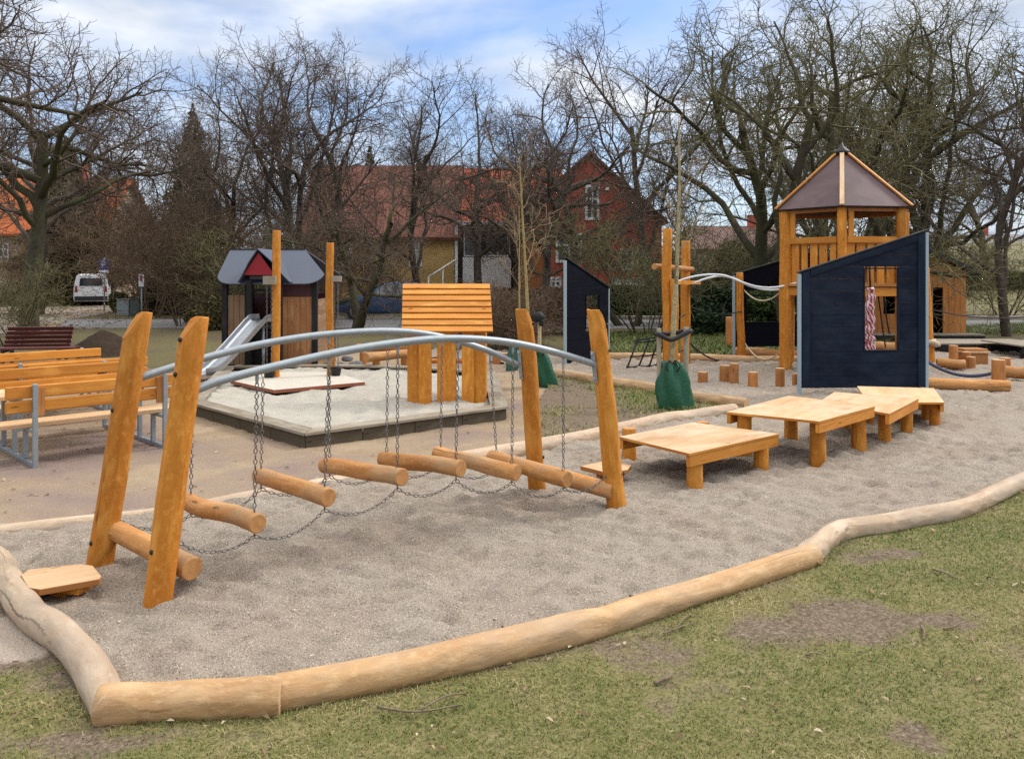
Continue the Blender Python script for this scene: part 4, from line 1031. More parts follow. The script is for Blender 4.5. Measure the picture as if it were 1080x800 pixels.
# hoist poles with pulley brackets, chains and buckets
def hoist(label, base, ztop, r, bx, pxc, pzb, seed, pal=ORANGE):
    t = thing('hoist_pole', label, 'hoist pole', base)
    MB().log(V((base.x, base.y, -.1)), V((base.x + .01, base.y, ztop)), r, r * .95, 14, 14, .05, seed, .05).build('pole', [pal, END], t, bevel=.006)
    y = base.y - r - .03
    px0, px1, py0, py1 = bx
    a, b = D(px0, py0, y), D(px1, py1, y)
    MB().box(((a.x + b.x) / 2, y, (a.z + b.z) / 2), (b.x - a.x, .09, a.z - b.z)).build('pulley_bracket', [GREYWOOD], t, bevel=.004)
    ch = MB()
    for px in pxc:
        p = D(px, py1, y); q = D(px, 396, y); chain(ch, [p, V((q.x, y, pzb + .14))], .05, .004, .012)
    ch.build('hoist_chain', [CHAIN], t)
    c = V((D(sum(pxc) / len(pxc), py1, y).x, y, pzb))
    m = MB(); m.lathe(c, [(.045, 0), (.065, .02), (.085, .13), (.088, .14), (.078, .14), (.062, .03), (.02, .025)], 14); m.build('bucket', [BLACK], t)
hp1, hp2 = G(291, 402, .10), G(347.5, 400, .10)
hoist('taller hoist pole with pulley and bucket chain before the grey roofed playhouse', hp1, H - (243 - HY) * hp1.y / F, .066, (278, 291, 291, 300), (281.5, 286.5), .13, 6)
hoist('shorter hoist pole with pulley and bucket chain right of the grey roofed playhouse', hp2, H - (256 - HY) * hp2.y / F, .062, (350, 360, 291, 297), (352.5, 356.5), .16, 12)

# low sand table (grey top, red-brown edge)
tt = [(243, 401), (289, 411), (385, 402.5), (352, 392), (286, 392)]
ps = [G(x, y, .17) for x, y in tt]; c = sum(ps, V((0, 0, 0))) / 5
t = thing('sand_table', 'low pointed sand table with grey top and red brown edge around the hoist poles', 'table', (c.x, c.y, 0))
MB().prism([p - V((0, 0, .05)) for p in ps], (0, 0, .05), 0, 1).build('table_top', [plain('sanded_grey_board', (.46, .42, .35), .9, 0, .2, 14), plain('red_brown_edge', (.25, .075, .035), .6, 0, .25, 8)], t, bevel=.004)
m = MB()
for p in ps: q = p.lerp(c, .18); m.box((q.x, q.y, .03), (.08, .08, .16))
m.build('leg', [DARKWOOD], t)

# grey roofed playhouse with slide
hY = 15.2
hx = lambda px, Y=hY: (px - CX) * Y / F
hz = lambda py, Y=hY: H - (py - HY) * Y / F
ph = thing('play_house', 'small dark playhouse with curved grey roof sheets, red gable and a steel slide', 'playhouse', (hx(285), hY + .7, 0))
dp = 1.5
for px, y in ((237.5, 0), (332, 0), (237.5, dp), (332, dp), (262, -.02), (294, -.02)):
    hh = hz(297)
    MB().box((hx(px), hY + y, hh / 2), (.10, .10, hh)).build('corner_post', [DARKWOOD], ph, bevel=.006)
def vboards(x0, x1, z0, z1, y, mat, nm, n=.12):
    m = MB(); k = max(2, round((x1 - x0) / n)); w = (x1 - x0) / k
    for i in range(k): m.box((x0 + (i + .5) * w, y + .003 * (i % 2), (z0 + z1) / 2), (w - .005, .022, z1 - z0))
    return m.build(nm, [mat], ph, bevel=.003)
vboards(hx(240.5), hx(259), hz(384), hz(311), hY, CLADGREY, 'wall_boards')
vboards(hx(297), hx(329.5), hz(391), hz(313), hY, CLADWOOD, 'wall_boards')
MB().box(((hx(297) + hx(329)) / 2, hY + .02, (hz(313) + hz(297)) / 2), (hx(329) - hx(297), .018, hz(297) - hz(313))).build('side_panel', [MAROON], ph)
MB().box(((hx(237) + hx(332)) / 2, hY + dp, (hz(311) + .05) / 2), (hx(332) - hx(237), .02, hz(311) - .05)).build('rear_panel', [MAROON], ph)
for px in (237.5, 332):
    MB().box((hx(px), hY + dp / 2, .68), (.022, dp - .1, 1.25)).build('side_wall', [CLADGREY], ph)
MB().box(((hx(237) + hx(332)) / 2, hY + dp / 2, .78), (hx(332) - hx(237) - .1, dp - .08, .04)).build('floor', [DARKWOOD], ph)
MB().box((hx(280), hY + .05, .40), (hx(294) - hx(266), .02, .68)).build('under_panel', [DARKWOOD], ph)
MB().box((hx(280), hY + .05, hz(306)), (hx(294) - hx(266), .03, .05)).build('entry_bar', [BLACK], ph)
# main roof: two curved sheets, ridge left to right
ridge_y = hY + dp / 2; zrd, zev = hz(264, ridge_y) , hz(300, hY - .2)
rfm = MB()
def roofsheet(front):
    s = 1 if front else -1
    yr = ridge_y; ye = ridge_y - s * (dp / 2 + .22)
    # outline in (x, t) with t from ridge 0 to eave 1, rounded lower corners
    tl, tr = hx(243, ridge_y), hx(322, ridge_y); bl, brr = hx(229.5), hx(341.5)
    o = [(tl, 0), (tr, 0)]
    for i in range(7): 
        a = i / 6 * math.pi / 2; o.append((brr - .22 + .22 * math.cos(math.pi / 2 - a - 0) if False else brr - .30 * (1 - math.cos(a)) - .0, .72 + .28 * math.sin(a)))
    for i in range(7):
        a = (1 - i / 6) * math.pi / 2; o.append((bl + .30 * (1 - math.cos(a)), .72 + .28 * math.sin(a)))
    P = [V((x, yr + (ye - yr) * t, zrd + (zev - zrd) * t)) for x, t in o]
    nrm = V((0, -s * (zrd - zev), abs(ye - yr))).normalized()
    if not front: P = P[::-1]
    return P, nrm
for fr_ in (True, False):
    P, nrm = roofsheet(fr_); MB().prism(P, nrm * .02).build('roof_sheet', [ROOFGREY], ph, bevel=.003)
MB().bar((hx(243, ridge_y), ridge_y, zrd + .012), (hx(322, ridge_y), ridge_y, zrd + .012), .06, .03).build('ridge_cap', [BLACK], ph)
# front gable over the entry
gx, gy = hx(271.5, hY - .35), hY - .35
zg = hz(263, gy); zge = hz(298, gy)
for s, pe in ((-1, 250.5), (1, 306)):
    ex = hx(pe, gy); P = []
    yb = ridge_y - .1
    prof = [(0, 0), (.45, .40), (.8, .82), (.95, .97), (1.0, 1.0)]
    P0 = [V((gx + (ex - gx) * a, gy, zg + (zge - zg) * b)) for a, b in prof]; m = MB()
    th = V((0, 0, .022))
    for i in range(4):
        a, b = P0[i], P0[i + 1]; back = V((0, yb - gy, 0))
        bk = lambda p: V((p.x, min(yb, p.y + (yb - gy)), p.z))
        m.prism([a, b, bk(b), bk(a)] if s > 0 else [b, a, bk(a), bk(b)], th)
    m.build('gable_sheet', [ROOFGREY], ph)
MB().prism([(gx - .27, gy + .06, hz(290, gy)), (gx + .29, gy + .06, hz(290, gy)), (gx, gy + .06, zg - .05)], (0, .02, 0)).build('red_gable', [REDPANEL], ph)
for px in (262, 294): MB().box((hx(px, gy), gy + .06, hz(296, gy) / 2), (.09, .09, hz(296, gy))).build('porch_post', [DARKWOOD], ph, bevel=.006)
MB().box((hx(278, gy), gy + .09, hz(291, gy) - .03), (hx(294, gy) - hx(262, gy), .04, .06)).build('porch_beam', [BLACK], ph)
# slide
s0, s1 = D(275, 338, 14.75), G(214, 394, .13)
def slide_path():
    d = V((s1.x - s0.x, s1.y - s0.y, 0)); pts = []
    for t, z in ((-.12, 1.0), (0.0, 1.0), (.08, .965), (.30, .72), (.55, .44), (.75, .24), (.88, .14), (1.0, .11), (1.08, .11)):
        p = s0 + d * t; zz = .13 + (s0.z - .13) * ((z - .11) / .89); pts.append(V((p.x, p.y, zz)))
    return bez(pts, 28), d.normalized()
sp_, sd = slide_path(); sn = V((-sd.y, sd.x, 0))
m = MB(); hw, hh = .20, .11; vs, fs, uvs = [], [], []
prof = [(-hw, hh), (-hw - .03, hh + .005), (-hw - .03, hh - .02), (-hw - .008, hh - .02), (-hw - .008, -.012), (hw + .008, -.012), (hw + .008, hh - .02), (hw + .03, hh - .02), (hw + .03, hh + .005), (hw, hh), (hw - .01, .03), (hw - .05, 0), (-hw + .05, 0), (-hw + .01, .03)]
k = len(prof)
for p in sp_:
    for a, b in prof: vs.append(p + sn * a + V((0, 0, b)))
for i in range(len(sp_) - 1):
    for j in range(k):
        j2 = (j + 1) % k; fs.append((i * k + j, (i + 1) * k + j, (i + 1) * k + j2, i * k + j2)); uvs.append([(0, 0)] * 4)
m.add(vs, fs, uvs); m.quad(vs[:k]); m.quad(vs[-k:][::-1])
slo = m.build('slide', [STEEL], ph)
MB().tube([sp_[2] + V((0, 0, -.03)), V((sp_[2].x, sp_[2].y, .02))], .025, 8).build('slide_leg', [GALV], slo)

# log seats and stones beyond the sandbox
t = thing('log_bench', 'stack of two orange round logs on short posts left of the kiosk', 'log bench', G(410, 388))
MB().log(D(376, 366, 15.2), D(432, 366.5, 15.4), .068, .072, 14, 8, .05, 3, .03).build('round_log', [ROUND, END], t, bevel=.006)
MB().log(D(386, 377, 14.5), D(432, 372.5, 15.2), .085, .075, 14, 8, .05, 6, .03).build('round_log', [ROUND, END], t, bevel=.006)
for px in (396, 426): 
    p = G(px, 387.5); MB().log(V((p.x, p.y + .1, -.08)), V((p.x, p.y + .1, .28)), .075, .075, 12, 4, .03, px, 0).build('post', [ORANGE_DARK, END], t)
p = G(383, 385); MB().log(V((p.x, p.y, -.08)), V((p.x, p.y, H - (369 - HY) * p.y / F)), .07, .07, 12, 4, .03, 8, 0).build('post', [ORANGE_DARK, END], t)
for (x, y, rx, rz_, lab) in ((366, 381, .125, .075, 'flatter grey stone farther back beyond the sandbox rim'), (375, 389, .17, .10, 'large dark grey stone nearest the sandbox rim'), (361, 388, .12, .07, 'small grey stone left of the largest stone beyond the sandbox')):
    p = G(x, y); props(MB().ball(V((p.x, p.y, rz_ * .5)), (rx, rx * .8, rz_), 14, 9, wob=.35, seed=x).build('boulder', [STONE], at=p), lab, 'stone', 'grey stones beyond the sandbox')
for x, yb, yt, lab in ((524, 384, 371, 'squat orange stump just right of the kiosk'), (533, 381, 372, 'orange stump half hidden by the left green tree bag')):
    p = G(x, yb); props(MB().log(p - V((0, 0, .05)), V((p.x, p.y, H - (yt - HY) * p.y / F)), .09, .09, 12, 4, .04, x, 0).build('stepping_stump', [ORANGE_DARK, END_PALE], bevel=.006, at=p), lab, 'stump', 'stumps beside the kiosk')

# ================================================================ picnic sets
A0, B0 = G(37, 494), G(174, 474)
ux = (B0 - A0); LEN = ux.length; ux.normalize(); uy = V((-ux.y, ux.x, 0))
if uy.y < 0: uy = -uy
def picnic(label, loc):
    t = thing('picnic_table', label, 'picnic table', loc, 0, 'timber picnic tables with back rests')
    L = lambda a, b, z: V(loc) + ux * a + uy * b + V((0, 0, z))
    ov = .23; WD = 1.72
    for a in (0, LEN):
        m = MB(); s = .042
        m.bar(L(a, 0, .0), L(a, 0, .765), s, s, up=uy)                     # near back upright
        m.bar(L(a, WD, .0), L(a, WD, .765), s, s, up=uy)
        m.bar(L(a, .021, .03), L(a, WD - .021, .03), s, s)                 # foot rail
        for b, z in ((.30, .315), (WD - .30, .315), (.66, .525), (WD - .66, .525)):
            m.bar(L(a, b, .052), L(a, b, z), s, s, up=uy)
        m.bar(L(a, .022, .335), L(a, .40, .335), s, .035); m.bar(L(a, WD - .40, .335), L(a, WD - .022, .335), s, .035)
        m.bar(L(a, .60, .545), L(a, WD - .60, .545), s, .035)
        m.build('steel_frame', [GALV], t, bevel=.005)
    for b, sgn in ((.0, 1), (WD, -1)):
        bk = MB
        for z in (.695, .565):
            MB().bar(L(-ov + .12 * 0, b + sgn * .043, z), L(LEN + ov, b + sgn * .043, z), .038, .112).build('backrest_board', [ORANGE_PLANK], t, bevel=.012, segs=3)
        for a in (-.005 + .055, LEN - .05):
            MB().bar(L(a, b - sgn * .0 + sgn * .012, .475), L(a, b + sgn * .012, .73), .06, .022, up=uy).build('backrest_batten', [ORANGE_DARK], t)
        MB().bar(L(-ov - .03, b + sgn * .20, .375), L(LEN + ov, b + sgn * .20, .375), .145, .038).build('seat_board', [SEATWOOD], t, bevel=.005)
        MB().bar(L(-ov - .03, b + sgn * .352, .375), L(LEN + ov, b + sgn * .352, .375), .145, .038).build('seat_board', [SEATWOOD], t, bevel=.005)
    for i in range(4):
        MB().bar(L(-ov - .35, .62 + i * .155, .585), L(LEN + ov - .05, .62 + i * .155, .585), .148, .038).build('table_board', [SEATWOOD], t, bevel=.005)
    return t
picnic('nearest timber picnic table with slatted back rests and grey steel frame', A0)
c2 = D(128, 379, 10.05); 
off = c2 + ux * .32 - (A0 + ux * (LEN + .23)); off.z = 0
picnic('second timber picnic table farther back behind the nearest one', A0 + off + uy * .0)
# dark red slatted bench
ra = G(40, 388); 
t = thing('park_bench', 'dark red slatted park bench behind the picnic tables', 'bench', ra)
bx = V((.985, .17, 0)).normalized(); by = V((-bx.y, bx.x, 0))
Lr = lambda a, b, z: V((ra.x, ra.y, 0)) + bx * a + by * b + V((0, 0, z))
for i in range(5): MB().bar(Lr(-.60, .02 + .045 * i, .42 + .078 * i + .0), Lr(.56 + .0, .02 + .045 * i, .42 + .078 * i), .03, .070, up=(0, -.35, 1)).build('back_slat', [REDWOOD], t, bevel=.004)
for i in range(3): MB().bar(Lr(-.55, -.42 + .12 * i, .40), Lr(.78, -.42 + .12 * i, .40), .11, .035).build('seat_slat', [REDWOOD], t, bevel=.004)
for a in (-.45, .5):
    m = MB(); m.bar(Lr(a, -.40, 0), Lr(a, -.40, .38), .05, .05); m.bar(Lr(a, .0, 0), Lr(a, .0, .40), .05, .05); m.bar(Lr(a, -.44, .36), Lr(a, .03, .36), .05, .05); m.bar(Lr(a, .03, .36), Lr(a, .27, .80), .04, .04); m.build('bench_leg', [plain('dark_iron', (.03, .03, .03), .6)], t)
# soil mound
ym = 18.6
xs = np.arange(-11.2, -7.3, .07); ysm = np.arange(17.3, 20.3, .07)
mc = D(108, 370, ym)
def mound_h(x, y):
    d = np.hypot((x - mc.x) / .62, (y - ym) / .60); return np.maximum(-.06, (.85 - .36 * fbm(x, y, 1.7, 4, 2)) * np.exp(-d ** 1.7 * .9) - .13 + .11 * (fbm(x, y, 5, 14, 3) - .5) * np.exp(-d * d * .6) + .05 * (fbm(x, y, 12, 44, 3) - .5) * np.exp(-d * d * .5)) - .01
o = grid_sheet('soil_mound', xs, ysm, [(-11.2, 17.3), (-7.3, 17.3), (-7.3, 20.3), (-11.2, 20.3)], mound_h, SOIL); del o['kind']
props(o, 'dark heap of soil behind the picnic tables', 'soil heap')

# ================================================================ van, car, signs, cabinet, lamp
GLASS = plain('dark_car_glass', (.02, .026, .034), .08, 0, .1, 2, .8)
CARWHITE = plain('white_car_paint', (.78, .79, .81), .25, 0, .03, 2, .6)
CARBLUE = plain('blue_car_paint', (.028, .070, .150), .25, .2, .08, 2, .6)
TYRE = plain('tyre_rubber', (.02, .02, .02), .85); RIM = plain('wheel_rim', (.35, .36, .37), .4, .7)
RLIGHT = plain('red_tail_light', (.30, .01, .012), .25); PLASTIC = plain('dark_bumper', (.025, .026, .028), .6)
PLATE = plain('licence_plate', (.70, .70, .66), .5, 0, .15, 40)
def loft(stations, prof_n, mat, name, parent, bevel=0):
    """stations: list of rings (each a list of points)"""
    m = MB(); n = len(stations[0]); vs = [V(p) for r in stations for p in r]; fs = []
    for i in range(len(stations) - 1):
        for j in range(n):
            j2 = (j + 1) % n; fs.append((i * n + j, i * n + j2, (i + 1) * n + j2, (i + 1) * n + j))
    m.add(vs, fs, [[(0, 0)] * 4] * len(fs), 0, True)
    m.f.append(list(range(n))[::-1]); m.uv.append([(0, 0)] * n); m.m.append(0); m.s.append(False)
    m.f.append([(len(stations) - 1) * n + j for j in range(n)]); m.uv.append([(0, 0)] * n); m.m.append(0); m.s.append(False)
    return m.build(name, [mat], parent, bevel)
def wheel(parent, c, ax, r=.31, w=.19):
    c, ax = V(c), V(ax).normalized()
    o = MB().tube([c - ax * w / 2, c - ax * w * .42, c + ax * w * .42, c + ax * w / 2], [r * .9, r, r, r * .9], 20, True, None, 0, 0, 0, (0, 0, -1)).build('wheel', [TYRE], parent)
    MB().tube([c + ax * w * .45, c + ax * w * .53, c + ax * w * .50], [r * .62, r * .60, r * .2], 16, True, None, 0, 0, 0, (0, 0, -1)).build('rim', [RIM], o)
# van: local frame, x forward, y left, z up; seen from behind
def in_frame(loc, fwd):
    fwd = V(fwd).normalized(); left = V((-fwd.y, fwd.x, 0)); loc = V(loc)
    return lambda x, y, z: loc + fwd * x + left * y + V((0, 0, z))
vl = G(96, 322.5); vl = V((vl.x, vl.y, 0)); vf = V((vl.x + 4.0, vl.y, 0)).normalized(); vf = V((-.43, 1.0, 0)).normalized()
K = in_frame(vl, vf)
van = thing('parked_van', 'small white van parked on the driveway beneath the bare trees, seen from behind', 'van', vl)
def vring(x, zb, zt, wb, wt, wr):
    half = [(wb * .96, zb), (wb, zb + .12), (wb, .78), (wb * .985, 1.05), (wt, zt - .28), (wr, zt - .06), (wr * .86, zt)]
    return [K(x, a, z) for a, z in half] + [K(x, -a, z) for a, z in half[::-1]]
loft([vring(0.0, .32, 1.70, .84, .74, .66), vring(.06, .26, 1.80, .89, .80, .72), vring(.5, .24, 1.83, .90, .81, .73), vring(2.2, .24, 1.82, .90, .80, .72), vring(2.75, .24, 1.70, .90, .78, .70), vring(3.3, .24, 1.16, .89, .80, .76), vring(4.0, .26, .98, .86, .76, .7), vring(4.2, .34, .80, .78, .7, .6)], 14, CARWHITE, 'body', van)
MB().prism([K(-.012 + .0, a, z) for a, z in ((.60, 1.13), (-.60, 1.13), (-.57, 1.52), (-.50, 1.58), (.50, 1.58), (.57, 1.52))], vf * .05).build('rear_window', [GLASS], van, bevel=.01)
for s in (-1, 1):
    MB().prism([K(-.012, s * .82, .78), K(-.012, s * .68, .78), K(-.012, s * .70, 1.12), K(-.012, s * .80, 1.12)][::s], vf * .06).build('tail_light', [RLIGHT], van, bevel=.01)
    MB().prism([K(.45, s * .885, 1.1), K(1.5, s * .885, 1.1), K(1.5, s * .835, 1.52), K(.5, s * .835, 1.52)][::-s], (K(0, s * .02, 0) - K(0, 0, 0))).build('side_window', [GLASS], van)
    MB().box(K(2.75, s * 1.0, 1.12), (.16, .1, .2)).build('side_mirror', [PLASTIC], van, bevel=.02)
MB().prism([K(-.05, a, z) for a, z in ((.84, .30), (-.84, .30), (-.84, .55), (.84, .55))], vf * .1).build('bumper', [PLASTIC], van, bevel=.02)
MB().prism([K(-.02, a, z) for a, z in ((.42, .66), (-.14, .66), (-.14, .80), (.42, .80))], vf * .03).build('number_plate', [PLATE], van)
for x in (.75, 3.4):
    for s in (-1, 1): wheel(van, K(x, s * .80, .31), K(0, s, 0) - K(0, 0, 0))
# blue car, side view
cl = G(412, 335.5); cl = V((cl.x, cl.y, 0)); cfw = V((-1, -.04, 0)).normalized(); K2 = in_frame(cl, cfw)
car = thing('parked_car', 'dark blue car parked along the road in front of the brick house', 'car', cl)
def cring(x, zb, zs, zt, w, wt):
    half = [(w * .93, zb), (w, zb + .15), (w, zs * .75), (w * .97, zs), (wt, zt - .05), (wt * .85, zt)]
    return [K2(x, a, z) for a, z in half] + [K2(x, -a, z) for a, z in half[::-1]]
loft([cring(2.15, .36, .55, .62, .60, .5), cring(2.05, .26, .66, .74, .76, .6), cring(1.5, .22, .78, .88, .86, .7), cring(.95, .22, .88, .98, .88, .74), cring(.25, .22, .93, 1.40, .88, .62), cring(-.2, .22, .94, 1.48, .88, .62), cring(-1.0, .22, .95, 1.46, .88, .61), cring(-1.7, .24, .95, 1.20, .86, .62), cring(-2.0, .28, .92, 1.02, .80, .66), cring(-2.1, .42, .75, .85, .70, .6)], 12, CARBLUE, 'body', car)
for s in (1, -1):
    for x0, x1, t0, t1 in ((.62, -.28, .20, -.24), (-.34, -1.45, -.30, -1.1)):
        a, b = .865, .655
        P = [K2(x0, s * a, .97), K2(x1, s * a, .97), K2(t1, s * b, 1.38), K2(t0, s * b, 1.36)]
        MB().prism(P[::s], (K2(0, s * .03, 0) - K2(0, 0, 0))).build('side_window', [GLASS], car)
    MB().ball(K2(2.0, s * .58, .64), (.12, .12, .08), 10, 6).build('headlight', [RIM], car)
    MB().ball(K2(.75, s * .96, 1.0), (.1, .08, .07), 8, 6).build('side_mirror', [CARBLUE], car)
    for x in (1.32, -1.28): wheel(car, K2(x, s * .80, .31), K2(0, s, 0) - K2(0, 0, 0), .31, .18)
P = [K2(1.0, .66, 1.0), K2(1.0, -.66, 1.0), K2(.22, -.56, 1.40), K2(.22, .56, 1.40)]
MB().prism(P[::-1], cfw * .03 + V((0, 0, .02))).build('windscreen', [GLASS], car)

# parking sign, small sign, cabinets, lamp
SIGNBLUE = plain('sign_blue', (.02, .05, .30), .4, 0, .03); SIGNWHITE = plain('sign_white', (.75, .76, .78), .4, 0, .03); SIGNRED = plain('sign_red', (.40, .015, .02), .4, 0, .05)
def letter(body, size, loc, mat, parent, ext=.004):
    cu = bpy.data.curves.new('letter', 'FONT'); cu.body = body; cu.size = size; cu.align_x = 'CENTER'; cu.align_y = 'CENTER'; cu.extrude = ext; cu.offset = .012; cu.materials.append(mat)
    tmp = bpy.data.objects.new('letter_outline', cu); COL.objects.link(tmp); me = bpy.data.meshes.new_from_object(tmp.evaluated_get(bpy.context.evaluated_depsgraph_get())); bpy.data.objects.remove(tmp); bpy.data.curves.remove(cu)
    o = bpy.data.objects.new('letter', me); COL.objects.link(o); o.parent = parent; o.location = V(loc) - origin(parent); o.rotation_euler = (R(90), 0, 0); return o
sY = 41.0
p = D(110, 322, sY); p.z = 0
t = thing('parking_sign', 'blue parking sign with white letter P and a white plate below', 'sign', p)
MB().tube([p, V((p.x, sY, D(0, 272, sY).z))], .035, 8).build('sign_pole', [GALV], t)
a, b = D(105, 273.5, sY), D(115.3, 284.5, sY)
MB().box(((a.x + b.x) / 2, sY - .06, (a.z + b.z) / 2), (b.x - a.x, .03, a.z - b.z)).build('sign_panel', [SIGNBLUE], t, bevel=.01)
letter('P', .46, ((a.x + b.x) / 2, sY - .085, (a.z + b.z) / 2 - .01), SIGNWHITE, t)
c, d = D(105, 285, sY), D(115, 287.5, sY)
MB().box(((c.x + d.x) / 2, sY - .06, (c.z + d.z) / 2), (d.x - c.x, .03, c.z - d.z)).build('lower_plate', [SIGNWHITE], t)
sY2 = 28.5
p = D(149.5, 330, sY2); p.z = 0
t = thing('notice_sign', 'narrow white sign with a red figure on a pole by the shrubs', 'sign', p)
MB().tube([p, V((p.x, sY2, D(0, 289, sY2).z))], .03, 8).build('sign_pole', [GALV], t)
a, b = D(147, 289, sY2), D(152.6, 302, sY2)
MB().box(((a.x + b.x) / 2, sY2 - .05, (a.z + b.z) / 2), (b.x - a.x, .02, a.z - b.z)).build('sign_panel', [SIGNWHITE], t)
m = MB(); cxx, czz = (a.x + b.x) / 2, (a.z + b.z) / 2 + .06
m.tube([V((cxx, sY2 - .062, czz + .075)), V((cxx, sY2 - .068, czz + .075))], .035, 12); m.box((cxx, sY2 - .065, czz - .02), (.075, .008, .13)); m.build('red_figure', [SIGNRED], t)
for x0, x1, y0, y1, lab, mt in ((123, 136, 316, 332.5, 'light grey utility cabinet left of the darker one by the driveway', plain('light_cabinet', (.22, .24, .24), .6, 0, .1)), (137, 147, 315.5, 333, 'dark green grey utility cabinet right of the lighter one by the driveway', plain('dark_cabinet', (.055, .075, .07), .6, 0, .1))):
    Y = 1.75 * F / (y1 - HY); a, b = D(x0, y0, Y), D(x1, y1, Y)
    t = thing('utility_cabinet', lab, 'cabinet', ((a.x + b.x) / 2, Y, 0), 0, 'utility cabinets beside the driveway')
    MB().box(((a.x + b.x) / 2, Y + .2, a.z / 2), (b.x - a.x, .4, a.z)).build('cabinet_body', [mt], t, bevel=.01)
    MB().box(((a.x + b.x) / 2, Y + .2, a.z + .02), (b.x - a.x + .05, .46, .04)).build('cabinet_lid', [mt], t, bevel=.01)
    MB().box(((a.x + b.x) / 2, Y - .006, a.z / 2 + .02), ((b.x - a.x) * .88, .012, a.z * .82)).build('cabinet_door', [mt], t, bevel=.003)
LY = 50
p = D(145.5, 320, LY); p.z = 0
t = thing('street_lamp', 'slim dark street lamp beyond the left bare trees', 'street lamp', p)
MB().tube([p, V((p.x, LY, D(0, 172, LY).z))], [.09, .05], 8).build('lamp_pole', [PLASTIC], t)
z = D(0, 172, LY).z
MB().box((p.x - .12, LY, z), (.8, .25, .12)).build('lamp_head', [PLASTIC], t, bevel=.03)
z = D(0, 177.5, LY).z; MB().box((p.x - .62, LY, z), (.9, .25, .13)).build('lamp_head', [PLASTIC], t, bevel=.03)
# ================================================================ houses
def brick(name, a, b, mortar, sx_=4.0):
    N = NT(name); oc = N.objco(); sep = N.n('ShaderNodeSeparateXYZ'); N.l(oc, sep.inputs[0]); cm = N.n('ShaderNodeCombineXYZ')
    N.l(N.math('ADD', sep.outputs[0], sep.outputs[1]), cm.inputs[0]); N.l(sep.outputs[2], cm.inputs[1])
    t = N.n('ShaderNodeTexBrick'); t.inputs['Scale'].default_value = sx_; t.inputs['Mortar Size'].default_value = .012; t.inputs['Color1'].default_value = (*a, 1); t.inputs['Color2'].default_value = (*b, 1); t.inputs['Mortar'].default_value = (*mortar, 1)
    N.l(cm.outputs[0], t.inputs['Vector'])
    c = N.mix(N.fr(N.noise(oc, .8, 4, .6), .35, .7), t.outputs[0], tuple(x * .7 for x in a)); N.l(c, N.b.inputs['Base Color']); N.setb(Roughness=.9); return N.mat
def tiles(name, a, b, s=3.2):
    N = NT(name); oc = N.objco()
    w = N.n('ShaderNodeTexWave', bands_direction='X'); w.inputs['Scale'].default_value = s * .5; N.l(oc, w.inputs['Vector'])
    w2 = N.n('ShaderNodeTexWave', bands_direction='Z', wave_profile='SAW'); w2.inputs['Scale'].default_value = s * .6; N.l(oc, w2.inputs['Vector'])
    n = N.noise(oc, 2.6, 5, .7); c = N.mix(N.fr(n, .35, .68), a, b)
    N.l(c, N.b.inputs['Base Color']); N.setb(Roughness=.8)
    N.l(N.bump(w2.outputs['Fac'], .06, .7, N.bump(w.outputs['Fac'], .05, .7)), N.b.inputs['Normal']); return N.mat
BRICK = brick('red_brick', (.47, .100, .055), (.36, .072, .042), (.26, .15, .11)); BRICKO = brick('orange_brick', (.42, .15, .04), (.33, .11, .03), (.3, .2, .12))
YELLOW = brick('yellow_brick', (.62, .41, .15), (.54, .35, .125), (.45, .33, .18)); TILE = tiles('red_roof_tiles', (.56, .100, .036), (.34, .062, .027)); TILEB = tiles('brown_roof_tiles', (.25, .085, .052), (.15, .058, .038)); TILEO = tiles('orange_roof_tiles', (.58, .140, .028), (.40, .092, .022))
WHITE = plain('white_paint', (.72, .72, .70), .6, 0, .06, 2); TAN = plain('tan_render', (.34, .26, .17), .9, 0, .15, 1.5); GREYR = plain('grey_render', (.36, .35, .33), .9, 0, .12, 1)
PANE = plain('window_pane', (.025, .032, .038), .06, 0, .2, 1, .8)
HY_ = 45.0
def hX(px, Y=HY_): return (px - CX) * Y / F
def hZ(py, Y=HY_): return H - (py - HY) * Y / F
def window(parent, x0, x1, z0, z1, y, fr=.09, cross=True, mat=WHITE):
    m = MB(); a = .06
    m.box(((x0 + x1) / 2, y - a / 2, z0 + fr / 2), (x1 - x0, a, fr)); m.box(((x0 + x1) / 2, y - a / 2, z1 - fr / 2), (x1 - x0, a, fr))
    for x in (x0 + fr / 2, x1 - fr / 2): m.box((x, y - a / 2, (z0 + z1) / 2), (fr, a, z1 - z0 - 2 * fr))
    if cross: m.box(((x0 + x1) / 2, y - a / 2 + .005, (z0 + z1) / 2 + .1 * (z1 - z0)), (x1 - x0 - 2 * fr, a * .7, fr * .8)); m.box(((x0 + x1) / 2, y - a / 2 + .008, (z0 + z1) / 2), (fr * .8, a * .6, z1 - z0 - 2 * fr))
    f = m.build('window', [mat], parent)
    MB().box(((x0 + x1) / 2, y - .012, (z0 + z1) / 2), (x1 - x0 - 2 * fr, .02, z1 - z0 - 2 * fr)).build('pane', [PANE], f)
